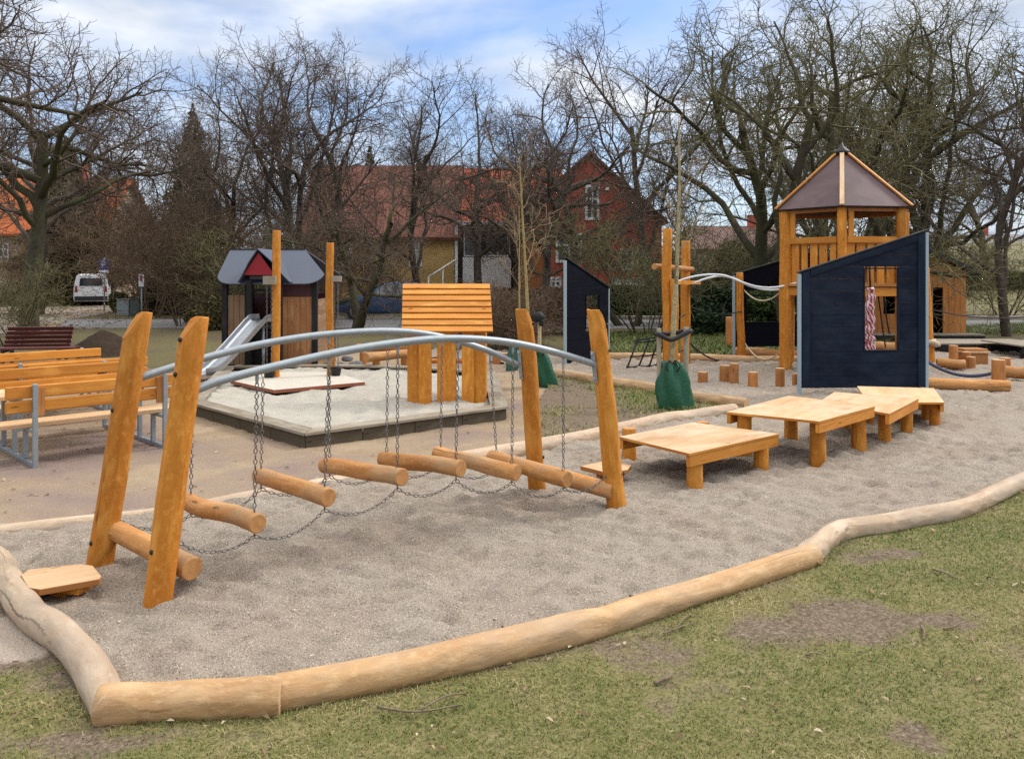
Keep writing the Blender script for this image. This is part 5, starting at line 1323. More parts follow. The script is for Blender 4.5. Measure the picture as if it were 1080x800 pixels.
def gable_roof(parent, x0, x1, y0, y1, ze, zr, mat, over=.35, th=.14, axis='x', name='roof'):
    m = MB()
    if axis == 'x':
        ym = (y0 + y1) / 2; k = (zr - ze) / (ym - y0)
        m.prism([(x0 - over, y0 - over, ze - k * over), (x0 - over, ym, zr), (x1 + over, ym, zr), (x1 + over, y0 - over, ze - k * over)][::-1], (0, 0, th))
        m.prism([(x0 - over, y1 + over, ze - k * over), (x0 - over, ym, zr), (x1 + over, ym, zr), (x1 + over, y1 + over, ze - k * over)], (0, 0, th))
    else:
        xm = (x0 + x1) / 2; k = (zr - ze) / (xm - x0)
        m.prism([(x0 - over, y0 - over, ze - k * over), (xm, y0 - over, zr), (xm, y1, zr), (x0 - over, y1, ze - k * over)], (0, 0, th))
        m.prism([(x1 + over, y0 - over, ze - k * over), (xm, y0 - over, zr), (xm, y1, zr), (x1 + over, y1, ze - k * over)][::-1], (0, 0, th))
    return m.build(name, [mat], parent)
hs = thing('brick_house', 'red brick house with a tall gable and red tiled roofs behind the bare trees', 'house', (hX(560), HY_ + 4, 0))
xA, xB, xC, xD = hX(318), hX(479), hX(548), hX(695, 43)
yr0, yr1 = HY_, HY_ + 8
m = MB(); m.box(((xA + xB) / 2, (yr0 + yr1) / 2, hZ(247) / 2), (xB - xA, 8, hZ(247))); m.build('left_wall', [YELLOW], hs)
m = MB(); m.box(((xB + xC) / 2 + .3, (yr0 + yr1) / 2, hZ(238) / 2), (xC - xB + .6, 7.6, hZ(238))); m.build('middle_wall', [plain('dark_brown_wall', (.05, .035, .025), .7)], hs)
gable_roof(hs, xA, xB, yr0, yr1, hZ(247), hZ(177, HY_ + 4), TILEB, .3); gable_roof(hs, xB + .35, xC + 2.5, yr0 + .1, yr1 - .1, hZ(238), hZ(180, HY_ + 4), TILE, .02)
MB().box(((hX(482) + hX(538)) / 2, yr0 - .02, hZ(235.5)), (hX(538) - hX(482), .3, .22)).build('white_fascia', [WHITE], hs)
MB().box(((hX(488) + hX(539)) / 2, yr0 + .08, (hZ(271) + .3) / 2), (hX(539) - hX(488), .12, hZ(271) - .3)).build('white_panel', [WHITE], hs)
window(hs, hX(489), hX(538), hZ(270), hZ(242), yr0 + .19, .05, False)
window(hs, hX(432), hX(445), hZ(281), hZ(253), yr0, .22)
window(hs, hX(352), hX(372), hZ(280), hZ(258), yr0, .15)
MB().box((hX(481.5), yr0 - .12, hZ(235) / 2), (.16, .12, hZ(235))).build('white_downpipe', [WHITE], hs)
m = MB(); 
for i in range(5): m.box((hX(452) + i * .02, yr0 - .9 - .28 * i, (1.35 - i * .24) / 2), (2.2, .28, 1.35 - i * .24))
m.build('entrance_steps', [GREYR], hs)
m = MB(); m.tube([D(452, 292, yr0 - 1.9), D(482, 273, yr0 - .3)], .05, 6)
for q in (0, .5, 1.0): 
    p = D(452, 292, yr0 - 1.9).lerp(D(482, 273, yr0 - .3), q); m.tube([p, V((p.x, p.y, .1))], .04, 6)
m.build('stair_railing', [WHITE], hs)
# gabled wing
WY = 43.0; wx0, wxm, wx1 = hX(546, WY), hX(622, WY), hX(698, WY); wze, wzr = hZ(232, WY), hZ(163, WY)
MB().prism([(wx0, WY, 0), (wx1, WY, 0), (wx1, WY, wze), (wxm, WY, wzr), (wx0, WY, wze)], (0, 9, 0)).build('gable_wing', [BRICK], hs)
MB().prism([(hX(541, WY), WY - .03, 0), (hX(572, WY), WY - .03, 0), (hX(572, WY), WY - .03, hZ(212, WY)), (hX(546, WY), WY - .03, hZ(236, WY))], (0, .028, 0)).build('orange_brick_face', [BRICKO], hs)
gable_roof(hs, wx0, wx1, WY, WY + 9.2, wze + .03, wzr + .03, TILEB, .28, .16, 'y')
window(hs, hX(617, WY), hX(632, WY), hZ(232, WY), hZ(195, WY), WY, .13)
window(hs, hX(586, WY), hX(614, WY), hZ(277, WY), hZ(246, WY), WY, .14)
window(hs, hX(580, WY), hX(592, WY), hZ(303, WY), hZ(292, WY), WY, .12)
window(hs, hX(654, WY), hX(668, WY), hZ(285, WY), hZ(262, WY), WY, .12)
MB().box((hX(640, WY), WY - .08, hZ(199, WY)), (.18, .14, .18)).build('wall_lamp', [WHITE], hs)
t = thing('garden_wall', 'low white wall in front of the red brick gable', 'wall', (hX(668, 41), 41, 0))
MB().box((hX(668, 41), 41, hZ(294, 41) / 2), (hX(692, 41) - hX(646, 41), .2, hZ(294, 41))).build('wall_body', [WHITE], t); MB().box((hX(668, 41), 41, hZ(294, 41) + .03), (hX(692, 41) - hX(646, 41) + .1, .28, .06)).build('wall_cap', [GREYR], t)
def simple_house(label, x0p, x1p, Y, dep, ye, yr, wall, roof, wins, base=0):
    a, b = hX(x0p, Y), hX(x1p, Y); t = thing('village_house', label, 'house', ((a + b) / 2, Y + dep / 2, base)); ze = hZ(ye, Y)
    MB().box(((a + b) / 2, Y + dep / 2, (ze + base - .5) / 2), (b - a, dep, ze - base + .5)).build('wall', [wall], t)
    # gable ends
    zr = hZ(yr, Y + dep / 2); ym = Y + dep / 2
    for x, e in ((a, .2), (b - .2, .2)): MB().prism([(x, Y, ze), (x, Y + dep, ze), (x, ym, zr)], (e, 0, 0)).build('gable', [wall], t)
    r = gable_roof(t, a, b, Y, Y + dep, ze, zr, roof, .4)
    MB().box((a + (b - a) * .7, ym, zr + .35), (.6, .6, 1.4)).build('chimney', [BRICK], r)
    for w in wins: window(t, hX(w[0], Y), hX(w[1], Y), hZ(w[3], Y), hZ(w[2], Y), Y, .12)
simple_house('tan house with bright orange tiled roof at the left edge behind the near tree', -70, 104, 52, 8, 243, 190, TAN, TILEO, [(-2, 10, 256, 272), (48, 60, 256, 274), (78, 90, 256, 274)])
simple_house('distant brown roofed house left of the play tower', 738, 838, 66, 8, 262, 240, TAN, tiles('dull_far_tiles', (.13, .060, .045), (.09, .045, .035)), [(770, 778, 268, 278), (800, 808, 268, 278)])
simple_house('pale distant building on the bank behind the right hand trees', 985, 1095, 95, 9, 264, 248, GREYR, plain('slate_roof', (.12, .115, .115), .7), [(1010, 1016, 268, 276), (1040, 1046, 268, 276)], 2.5)

# ================================================================ trees and shrubs
def batch_tubes(polys, sides):
    groups = {}
    for p, r in polys: groups.setdefault(len(p), []).append((p, r))
    VS, FS = [], []; base = 0
    for n, lst in groups.items():
        P = np.array([p for p, r in lst]); Rr = np.array([r for p, r in lst]); b = len(lst)
        T = np.empty_like(P); T[:, 1:-1] = P[:, 2:] - P[:, :-2]; T[:, 0] = P[:, 1] - P[:, 0]; T[:, -1] = P[:, -1] - P[:, -2]
        T /= np.linalg.norm(T, axis=2, keepdims=True) + 1e-9
        ref = np.where(np.abs(T[:, :1, 2:3]) < .8, np.array([[[0, 0, 1.0]]]), np.array([[[1.0, 0, 0]]]))
        U = np.cross(T, np.broadcast_to(ref, T.shape)); U /= np.linalg.norm(U, axis=2, keepdims=True) + 1e-9; Wv = np.cross(T, U)
        a = np.arange(sides) * 2 * math.pi / sides
        ring = P[:, :, None] + Rr[:, :, None, None] * (U[:, :, None] * np.cos(a)[None, None, :, None] + Wv[:, :, None] * np.sin(a)[None, None, :, None])
        VS.append(ring.reshape(-1, 3))
        idx = base + np.arange(b * n * sides).reshape(b, n, sides); nx = np.roll(idx, -1, axis=2)
        FS.append(np.stack([idx[:, :-1], nx[:, :-1], nx[:, 1:], idx[:, 1:]], 4 - 1).reshape(-1, 4)); base += b * n * sides
    return np.concatenate(VS), np.concatenate(FS)
class Grow:
    def __init__(self, seed, spec):
        self.rg = random.Random(seed); self.s = spec; self.big = []; self.small = []
    def branch(self, p, d, L, r, lev):
        s = self.s; rg = self.rg; n = s['seg'][lev]; p = np.array(p); d = np.array(d) / np.linalg.norm(d)
        pts = [p.copy()]; rad = [r]; r1 = max(s['rmin'], r * s['taper'][lev])
        for i in range(n):
            w = s['wob'][lev]
            d = d + np.array([rg.gauss(0, w), rg.gauss(0, w), rg.gauss(0, w) + s['trop'][lev]]); d /= np.linalg.norm(d)
            p = p + d * L / n; pts.append(p.copy()); rad.append(r + (r1 - r) * (i + 1) / n)
        (self.big if lev <= s['biglev'] else self.small).append((np.array(pts), np.array(rad)))
        if lev + 1 >= len(s['seg']): return
        k = s['nch'][lev]; k = max(1, int(k * rg.uniform(.75, 1.25) + .5))
        az = rg.uniform(0, 6.28)
        for c in range(k):
            t = s['t0'][lev] + (1 - s['t0'][lev]) * ((c + rg.uniform(.1, .9)) / k); f = t * n; i = min(int(f), n - 1); f -= i
            q = pts[i] * (1 - f) + pts[i + 1] * f; dd = pts[i + 1] - pts[i]; dd /= np.linalg.norm(dd)
            az += 2.4 + rg.uniform(-.6, .6); an = R(rg.uniform(*s['ang'][lev]))
            ref = np.array([0, 0, 1.0]) if abs(dd[2]) < .9 else np.array([1.0, 0, 0])
            u = np.cross(dd, ref); u /= np.linalg.norm(u); v = np.cross(dd, u)
            nd = dd * math.cos(an) + (u * math.cos(az) + v * math.sin(az)) * math.sin(an)
            rr = (rad[i] * (1 - f) + rad[i + 1] * f)
            self.branch(q, nd, s['len'][lev + 1] * rg.uniform(.65, 1.15) * (1 - s['short'] * t), max(s['rmin'], min(rr * .85, s['rad'][lev + 1] * rg.uniform(.7, 1.2))), lev + 1)
def bark(name, a, b, moss=None, scale=9):
    N = NT(name); oc = N.objco(); n = N.noise(oc, scale, 5, .7); c = N.ramp(n, [(.3, a), (.7, b)])
    if moss: c = N.mix(N.fr(N.noise(oc, 1.1, 4, .6), .38, .66), c, moss)
    N.l(c, N.b.inputs['Base Color']); N.setb(Roughness=.95); N.b.inputs['Specular IOR Level'].default_value = .1
    N.l(N.bump(n, .03, .8), N.b.inputs['Normal']); return N.mat
BARK = bark('grey_bark', (.046, .036, .029), (.120, .098, .078)); BARKM = bark('mossy_bark', (.040, .034, .024), (.088, .075, .054), (.080, .078, .038)); TWIG = bark('dark_twigs', (.082, .060, .046), (.155, .117, .088)); TWIGM = bark('lichen_twigs', (.090, .078, .046), (.17, .150, .085), (.165, .152, .070))
TWIGB = bark('brown_twigs', (.10, .065, .042), (.19, .130, .086), None, 4); BIRCH = bark('birch_bark', (.30, .29, .27), (.66, .65, .62), None, 3); YOUNG = bark('young_pale_bark', (.24, .18, .075), (.42, .33, .15), None, 14); TWIGY = bark('young_pale_twigs', (.19, .135, .075), (.32, .24, .14), None, 10); SPECK = bark('speckled_young_bark', (.17, .15, .085), (.50, .43, .24), None, 16)
def tree_proto(name, seed, spec, trunkmat, twigmat, stems=1):
    g = Grow(seed, spec); rg = random.Random(seed + 99)
    for i in range(stems):
        a = 6.28 * i / stems + rg.uniform(-.5, .5); sp = spec.get('lean', .0)
        g.branch((math.cos(a) * spec.get('base', 0), math.sin(a) * spec.get('base', 0), -.15), (math.cos(a) * sp + rg.gauss(0, .05), math.sin(a) * sp + rg.gauss(0, .05), 1), spec['len'][0] * rg.uniform(.85, 1.1), spec['rad'][0] * rg.uniform(.8, 1.1), 0)
    root = bpy.data.objects.new(name, None); COL.objects.link(root); root.empty_display_size = .2
    v, f = batch_tubes(g.big, 8); np_mesh('trunk', v, f, trunkmat, root, smooth=True)
    v, f = batch_tubes(g.small, 3); np_mesh('crown', v, f, twigmat, root, smooth=True)
    return root
def spec(h, r, clear=.4, nch=(8, 7, 6, 5), ang=((28, 62), (30, 65), (30, 70), (25, 70)), wob=(.08, .16, .2, .2, .22), trop=(.02, .03, .02, .02, .02), spread=.52, rmin=.0052, t0=(None, .25, .15, .1), short=.35, lens=(.46, .40, .34), trunkf=.62):
    return dict(len=(h * trunkf, h * spread, h * spread * lens[0], h * spread * lens[0] * lens[1] * 1.1, .42), rad=(r, r * .42, r * .155, r * .05, .0062), seg=(9, 8, 7, 5, 3), wob=wob, trop=trop, taper=(.45, .3, .3, .45, .6), nch=nch, ang=ang, t0=(clear,) + t0[1:], short=short, rmin=rmin, biglev=1)
random.seed(11)
PROT = {
 'spreading': tree_proto('bare_tree', 1, spec(9, .26, .52, (10, 8, 7, 8), ((38, 74), (30, 70), (30, 70), (25, 70)), (.06, .17, .22, .2, .2), (.02, .015, .015, .02, .02), .62), BARKM, TWIG),
 'upright': tree_proto('bare_tree', 2, spec(11, .20, .22, (9, 8, 7, 8), ((22, 48), (25, 55), (30, 65), (25, 70)), (.07, .13, .18, .2, .2), (.03, .05, .04, .02, .02), .55), BARK, TWIG),
 'forked': tree_proto('bare_tree', 3, dict(spec(10.5, .17, .20, (6, 8, 7, 8), ((20, 50), (28, 62), (30, 70), (25, 70)), (.12, .17, .2, .2, .2), (.02, .04, .02, .02, .02), .50), base=.25, lean=.32), BARK, TWIG, 3),
 'round': tree_proto('bare_tree', 4, spec(9.5, .22, .34, (10, 8, 7, 7), ((30, 70), (30, 65), (30, 70), (25, 70)), (.09, .2, .22, .22, .2), (.02, .03, .02, .02, .02), .52), BARK, TWIG),
 'mossy': tree_proto('bare_tree', 5, spec(10, .24, .26, (10, 8, 7, 7), ((30, 72), (30, 70), (30, 75), (25, 75)), (.10, .22, .24, .24, .22), (.02, .025, .015, .01, .01), .54), BARKM, TWIGM),
 'mossy2': tree_proto('bare_tree', 6, dict(spec(10, .19, .18, (8, 8, 7, 7), ((25, 62), (30, 70), (30, 75), (25, 75)), (.13, .22, .24, .24, .22), (.02, .03, .02, .01, .01), .50), base=.2, lean=.28), BARKM, TWIGM, 2),
 'crooked': tree_proto('bare_tree', 7, dict(spec(7.5, .18, .25, (7, 7, 7, 7), ((35, 80), (35, 75), (30, 75), (25, 75)), (.2, .24, .24, .22, .22), (-.03, .01, .02, .02, .02), .62), base=.3, lean=.75), BARKM, TWIG, 2),
}
NOM = {'spreading': 9, 'upright': 12.5, 'forked': 11, 'round': 10.5, 'mossy': 10.5, 'mossy2': 10, 'crooked': 7}
used = set()
def put(kind, px, Y, ytop, rz, label, group='bare trees behind the playground', sxy=1.0, name='bare_tree', z=0):
    root = PROT[kind]
    if kind in used: root = copy_tree(root)
    used.add(kind)
    x = (px - CX) * Y / F; h = H + (HY - ytop) * Y / F; s = h / TOP[kind]
    root.location = (x, Y, z); root.rotation_euler = (0, 0, R(rz)); root.scale = (s * sxy, s * sxy, s)
    return props(root, label, 'tree', group)
TOP = {}
for k, o in PROT.items():
    zs = [v.co.z for c in o.children for v in c.data.vertices]; TOP[k] = float(np.percentile(zs, 99.7))
TREES = [
 ('spreading', 31, 24, 22, 200, 'wide spreading bare tree with thick trunk behind the dark red bench'),
 ('spreading', -120, 15, -170, 95, 'bare tree standing off the left edge, its boughs crossing the top left corner'),
 ('upright', 286, 31, 12, 20, 'tall bare tree rising straight above the grey roofed playhouse'),
 ('forked', 340, 34, 30, 130, 'bare forked tree with open crown above the two hoist poles'),
 ('crooked', 662, 29, 205, 170, 'low crooked tree with hanging twigs before the right half of the brick gable'),
 ('upright', 545, 36, 88, 250, 'slim bare tree between the red tiled roof and the brick gable'),
 ('forked', 104, 52, 105, 15, 'bare tree before the right end of the bright orange roof'),
 ('crooked', 372, 27, 170, 290, 'low crooked tree whose leaning trunk passes before the blue car'),
 ('round', 609, 33, 62, 145, 'round crowned bare tree left of the white framed window of the brick gable'),
 ('upright', 446, 39, 76, 200, 'bare tree before the brown roof, above the left end of the kiosk'),
 ('round', 508, 41, 70, 80, 'bare tree in front of the red tiled roof, above the kiosk roof right end'),
 ('round', 578, 31, 72, 10, 'round crowned bare tree with dark trunk left of the brick gable window'),
 ('upright', 690, 38, 24, 100, 'tall thin topped bare tree just right of the brick gable'),
 ('mossy', 792, 29, 30, 60, 'mossy bare tree just left of the tower roof'),
 ('mossy2', 838, 24, 2, 10, 'mossy dark double trunk tree close behind the left tower post'),
 ('mossy', 905, 30, 4, 170, 'tall mossy tree rising straight above the tower roof peak'),
 ('mossy2', 958, 33, 18, 250, 'mossy tree with dense crown right of the tower roof'),
 ('mossy', 1004, 31, 52, 300, 'mossy tree above the brown shed'),
 ('upright', 1062, 24, 58, 190, 'thick dark trunked tree near the right edge beside the grey deck'),
 ('mossy', 1140, 27, 40, 30, 'mossy tree off the right edge whose twigs reach into the photo'),
 ('forked', 222, 40, 92, 310, 'thin bare tree beside the brown conifer top'),
 ('round', 40, 37, 24, 270, 'bare tree behind the wide spreading one at the far left'),
 ('forked', 880, 45, 60, 220, 'distant tree seen through the crown behind the tower roof'),
 ('round', 1040, 46, 100, 110, 'distant bare tree on the bank at the right'),
 ('forked', 545, 56, 105, 170, 'distant bare tree showing above the ridge of the brick house'),
]
for k, px, Y, yt, rz, lab in TREES: put(k, px, Y, yt, rz, lab)
# birch
PROT['birch'] = tree_proto('birch_tree', 21, dict(spec(11, .20, .35, (12, 7, 6, 4), ((25, 50), (30, 60), (30, 65), (25, 70)), (.03, .14, .2, .2, .2), (.03, .02, -.03, -.05, -.05), .34)), BIRCH, TWIG)
TOP['birch'] = max(v.co.z for c in PROT['birch'].children for v in c.data.vertices); put('birch', 714, 37, 120, 0, 'pale white trunked birch behind the climbing frame', group=None)
# shrubs
def sspec(h, n, r=.022, mat=None): return dict(len=(h * .95, h * .55, h * .27, .45), rad=(r, r * .5, .010, .0085), seg=(7, 5, 4, 3), wob=(.14, .2, .22, .22), trop=(.03, .04, .03, .02), taper=(.4, .4, .5, .7), nch=(7, 6, 4), ang=((20, 55), (25, 65), (25, 70)), t0=(.15, .1, .1), short=.3, rmin=.0075, biglev=0, base=.3, lean=.38)
PROT['thicket'] = tree_proto('bare_shrub', 31, sspec(4.2, 0), TWIGB, TWIGB, 11); PROT['shrub'] = tree_proto('bare_shrub', 33, dict(sspec(3.2, 0), nch=(7, 6, 4), lean=.5), BARKM, TWIGM, 9)
PROT['dense'] = tree_proto('bare_shrub', 35, dict(sspec(2.4, 0, .016), lean=.6, nch=(9, 7, 5)), TWIGB, TWIGB, 16)
for k in ('thicket', 'shrub', 'dense'):
    TOP[k] = float(np.percentile([v.co.z for c in PROT[k].children for v in c.data.vertices], 99.7))
SHR = [
 ('thicket', 152, 46, 225, 0, 'brown bare shrub beside the parking sign'), ('thicket', 160, 34.5, 205, 70, 'tall brown bare thicket above the small white notice sign'),
 ('thicket', 196, 29, 200, 160, 'tall brown bare thicket between the leaning post tops and the playhouse'), ('thicket', 232, 31, 210, 230, 'brown bare thicket right behind the playhouse roof'),
 ('thicket', 172, 38, 190, 310, 'far brown thicket beneath the conifer'), ('shrub', 268, 28, 235, 20, 'greyish shrub behind the red gable of the playhouse'),
 ('thicket', 318, 30, 215, 110, 'brown bare thicket between the two hoist poles'), 
 ('shrub', 14, 21, 268, 45, 'grey twiggy shrub at the far left edge beside the thick trunk'), ('shrub', 62, 52, 262, 100, 'low twiggy shrub left of the white van'),
 ('dense', 533, 20, 298, 0, 'dense brown twiggy bush just right of the kiosk roof'), ('dense', 500, 23, 302, 140, 'dense brown twiggy bush behind the kiosk roof'), ('dense', 575, 25, 300, 220, 'dense brown bush left of the narrow blackish wall'),
 ('shrub', 683, 25, 222, 10, 'many stemmed grey shrub between the narrow blackish wall and the climbing frame'), ('thicket', 345, 37, 225, 20, 'brown bare thicket in front of the brown roof left part'), ('thicket', 398, 38, 232, 260, 'brown bare thicket behind the blue car and the yellow wall end'), ('thicket', 106, 49.3, 190, 330, 'tall brown thicket hiding the gable end of the orange roofed house'), ('thicket', 20, 46, 238, 90, 'brown thicket below the bright orange roof'), ('thicket', 62, 50, 236, 190, 'brown thicket left of the white van roof'),
 ('shrub', 752, 30, 240, 260, 'twiggy shrub behind the curved white rails'), ('shrub', 815, 34, 240, 310, 'twiggy shrub behind the left tower leg'), ('shrub', 1058, 36, 250, 140, 'twiggy shrub beyond the brown shed roof end'), ('shrub', 1000, 38, 240, 60, 'twiggy shrub on the bank behind the brown shed'), ('shrub', 930, 37, 230, 200, 'twiggy shrub hidden behind tower and navy wall'),
]
for k, px, Y, yt, rz, lab in SHR:
    o = put(k, px, Y, yt, rz, lab, 'bare shrubs behind the playground', 1.15); o['category'] = 'shrub'
# evergreens built of small leaf faces
def foliage(name, n, sampler, size, mat, parent=None, seed=0):
    rg = np.random.default_rng(seed); P, tint = sampler(rg, n); n = len(P)
    a = rg.normal(size=(n, 3)); a /= np.linalg.norm(a, axis=1, keepdims=True); b = np.cross(a, rg.normal(size=(n, 3))); b /= np.linalg.norm(b, axis=1, keepdims=True)
    s = size * rg.uniform(.6, 1.4, (n, 1)); v = np.stack([P - a * s, P + b * s * .45, P + a * s, P - b * s * .45], 1)
    f = np.arange(n * 4).reshape(n, 4)
    return np_mesh(name, v.reshape(-1, 3), f, mat, parent, tint=np.repeat(tint, 4))
def lumps(c, r, k, seed, squash=1.0):
    rg = np.random.default_rng(seed); C = rg.normal(size=(k, 3)); C /= np.linalg.norm(C, axis=1, keepdims=True); C *= rg.uniform(.25, .8, (k, 1)); C[:, 2] = np.abs(C[:, 2]) * squash
    return np.array(c) + C * np.array(r), rg.uniform(.28, .5, k) * min(r)
def lump_sampler(c, r, k, seed, squash=1.0):
    C, Q = lumps(c, r, k, seed, squash)
    def f(rg, n):
        i = rg.integers(0, k, n); d = rg.normal(size=(n, 3)); d /= np.linalg.norm(d, axis=1, keepdims=True)
        P = C[i] + d * (Q[i] * rg.uniform(.55, 1.08, n))[:, None] * np.array([1.15, 1.15, .95]); P[:, 2] = np.maximum(P[:, 2], .03)
        return P, np.clip(rg.uniform(0, 1, n) * .6 + .4 * ((i * 37) % 11) / 11, 0, 1)
    return f
def cone_sampler(h, r):
    def f(rg, n):
        z = 1 - np.sqrt(rg.uniform(0, 1, n)); a = rg.uniform(0, 6.28, n); lay = .78 + .22 * np.sin(z * 38 + np.sin(a * 3) * 2)
        rr = r * (1 - z) ** .85 * lay * rg.uniform(.55, 1.05, n) * (1 + .2 * np.sin(a * 5 + z * 9))
        return np.stack([rr * np.cos(a), rr * np.sin(a), .15 + z * h - .12 * rr], 1), rg.uniform(0, 1, n)
    return f
EVG = tinted('evergreen_leaves', [(0, (.012, .024, .010)), (.5, (.032, .055, .020)), (1, (.075, .100, .035))], .6); EVB = tinted('bronze_conifer', [(0, (.055, .045, .018)), (.5, (.115, .098, .040)), (1, (.19, .165, .07))], .8); HEDG = tinted('hedge_leaves', [(0, (.025, .048, .014)), (.5, (.070, .110, .030)), (1, (.15, .19, .06))], .6); BRH = tinted('brown_beech_leaves', [(0, (.05, .028, .018)), (.5, (.105, .062, .038)), (1, (.17, .11, .07))], .8); OLV = tinted('olive_leaves', [(0, (.035, .042, .010)), (.5, (.085, .090, .026)), (1, (.16, .15, .05))], .7)
def evergreen(name, label, cat, px, Y, kind, dims, mat, n, size, seed, z=0, group=None):
    t = thing(name, label, cat, ((px - CX) * Y / F, Y, z), 0, group)
    if kind == 'cone':
        foliage('crown', n, cone_sampler(*dims), size, mat, t, seed); MB().tube([V(t.location), V(t.location) + V((0, 0, dims[0] * .8))], [dims[0] * .02, .02], 8).build('trunk', [BARK], t)
    else:
        foliage('crown' if kind == 'lump' else 'leaves', n, lump_sampler((0, 0, dims[2] * .12), dims[:3], dims[3], seed), size, mat, t, seed)
        m = MB()
        for i in range(5): m.tube([V(t.location), V(t.location) + V((dims[0] * .5 * math.cos(i * 1.3), dims[1] * .5 * math.sin(i * 1.3), dims[2] * .6))], [.04, .015], 6)
        m.build('stems', [BARK], t)
    return t
hh = lambda yt, Y: H + (HY - yt) * Y / F
evergreen('conifer_tree', 'pointed brown green conifer between the lamp and the tall bare tree', 'tree', 203, 41, 'cone', (hh(112, 41), 2.7), EVB, 16000, .11, 1)
evergreen('conifer_tree', 'broad olive conifer behind the wide spreading tree at the left', 'tree', 70, 50.6, 'cone', (hh(146, 50.6), 3.7), EVB, 42000, .13, 2)
evergreen('conifer_tree', 'small dark conifer tip above the brown roof', 'tree', 390, 60, 'cone', (hh(155, 60), 2.2), EVG, 6000, .16, 3)
evergreen('conifer_tree', 'low dark conifer tip left of the brown roof', 'tree', 338, 58, 'cone', (hh(168, 58), 1.6), EVG, 5000, .16, 4)
evergreen('evergreen_bush', 'dark evergreen bush below the curved white rails', 'bush', 752, 25, 'lump', (1.25, .9, 1.6, 16), EVG, 9000, .075, 5, group='evergreen bushes')
evergreen('evergreen_bush', 'glossy evergreen bush seen through the half hidden wall window', 'bush', 808, 25.5, 'lump', (1.5, .9, 1.5, 16), HEDG, 9000, .075, 6, group='evergreen bushes')
evergreen('evergreen_bush', 'olive brown bush behind the playhouse wall at its left', 'bush', 226, 27, 'lump', (.9, .8, 1.1, 12), EVB, 5000, .07, 8, group='evergreen bushes')
evergreen('evergreen_bush', 'clipped olive bush right of the white van', 'bush', 129, 39, 'lump', (.65, .6, 1.2, 12), OLV, 6000, .08, 10, group='evergreen bushes')
evergreen('evergreen_bush', 'tall light green bush behind the birch and the rails', 'bush', 770, 40, 'lump', (2.2, 1.4, 3.6, 18), OLV, 6000, .10, 14, group='evergreen bushes')
def hedge(label, x0, x1, Y, ztop, th, mat, n, size, seed, slope=0.0, core=(.02, .03, .012)):
    a, b = hX(x0, Y), hX(x1, Y); t = thing('hedge', label, 'hedge', ((a + b) / 2, Y, 0))
    def f(rg, n):
        x = rg.uniform(a, b, n); top = ztop * (1 + .07 * (fbm(x, x * 0 + seed, .9, seed, 3) - .5) * 2); z = rg.uniform(0, 1, n) ** .8 * top; y = rg.choice([-1, 1], n) * th / 2 * rg.uniform(.6, 1.12, n); s = rg.uniform(0, 1, n) < .35; z = np.where(s, top * rg.uniform(.93, 1.05, n), z); y = np.where(s, rg.uniform(-.5, .5, n) * th, y)
        return np.stack([x, y + Y, z], 1) - np.array(t.location), np.clip(rg.uniform(0, 1, n) * .7 + .3 * fbm(x, z, 1.2, seed), 0, 1)
    foliage('leaves', n, f, size, mat, t, seed)
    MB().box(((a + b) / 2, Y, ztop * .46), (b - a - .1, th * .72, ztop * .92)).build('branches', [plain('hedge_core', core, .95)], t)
hedge('green clipped hedge along the far side of the road before the brick gable', 634, 745, 37, hh(303, 37), 1.0, HEDG, 15000, .07, 3)
hedge('long low dark hedge behind the tower and the brown shed', 745, 1110, 43, hh(290, 43), 1.1, EVG, 22000, .09, 4)
hedge('brown beech hedge beyond the road left of the narrow blackish wall', 520, 632, 38, hh(306, 38), .9, BRH, 14000, .08, 5, core=(.05, .03, .02))
hedge('dark green hedge behind the white van', -60, 118, 54, hh(288, 54), 1.2, EVG, 18000, .12, 6)
hedge('shaded hedge behind the playhouse and its thicket', 150, 350, 37, hh(296, 37), 1.0, EVB, 16000, .08, 7, core=(.03, .025, .015))
# far woods closing the view
def far_woods(rg, n):
    x = rg.uniform(-95, 110, n); y = 118 + rg.uniform(-6, 6, n); top = 2.6 + 3.4 * fbm(x, x * 0 + 3, .10, 9, 4); z = rg.uniform(0, 1, n) ** .9 * top
    return np.stack([x, y, z], 1), rg.uniform(0, 1, n)
props(foliage('far_woods', 60000, far_woods, .42, tinted('far_twig_mass', [(0, (.05, .042, .034)), (.5, (.095, .082, .066)), (1, (.14, .125, .10))], .9), seed=5), 'far brownish wood closing the view behind all houses', 'woods', kind='stuff')

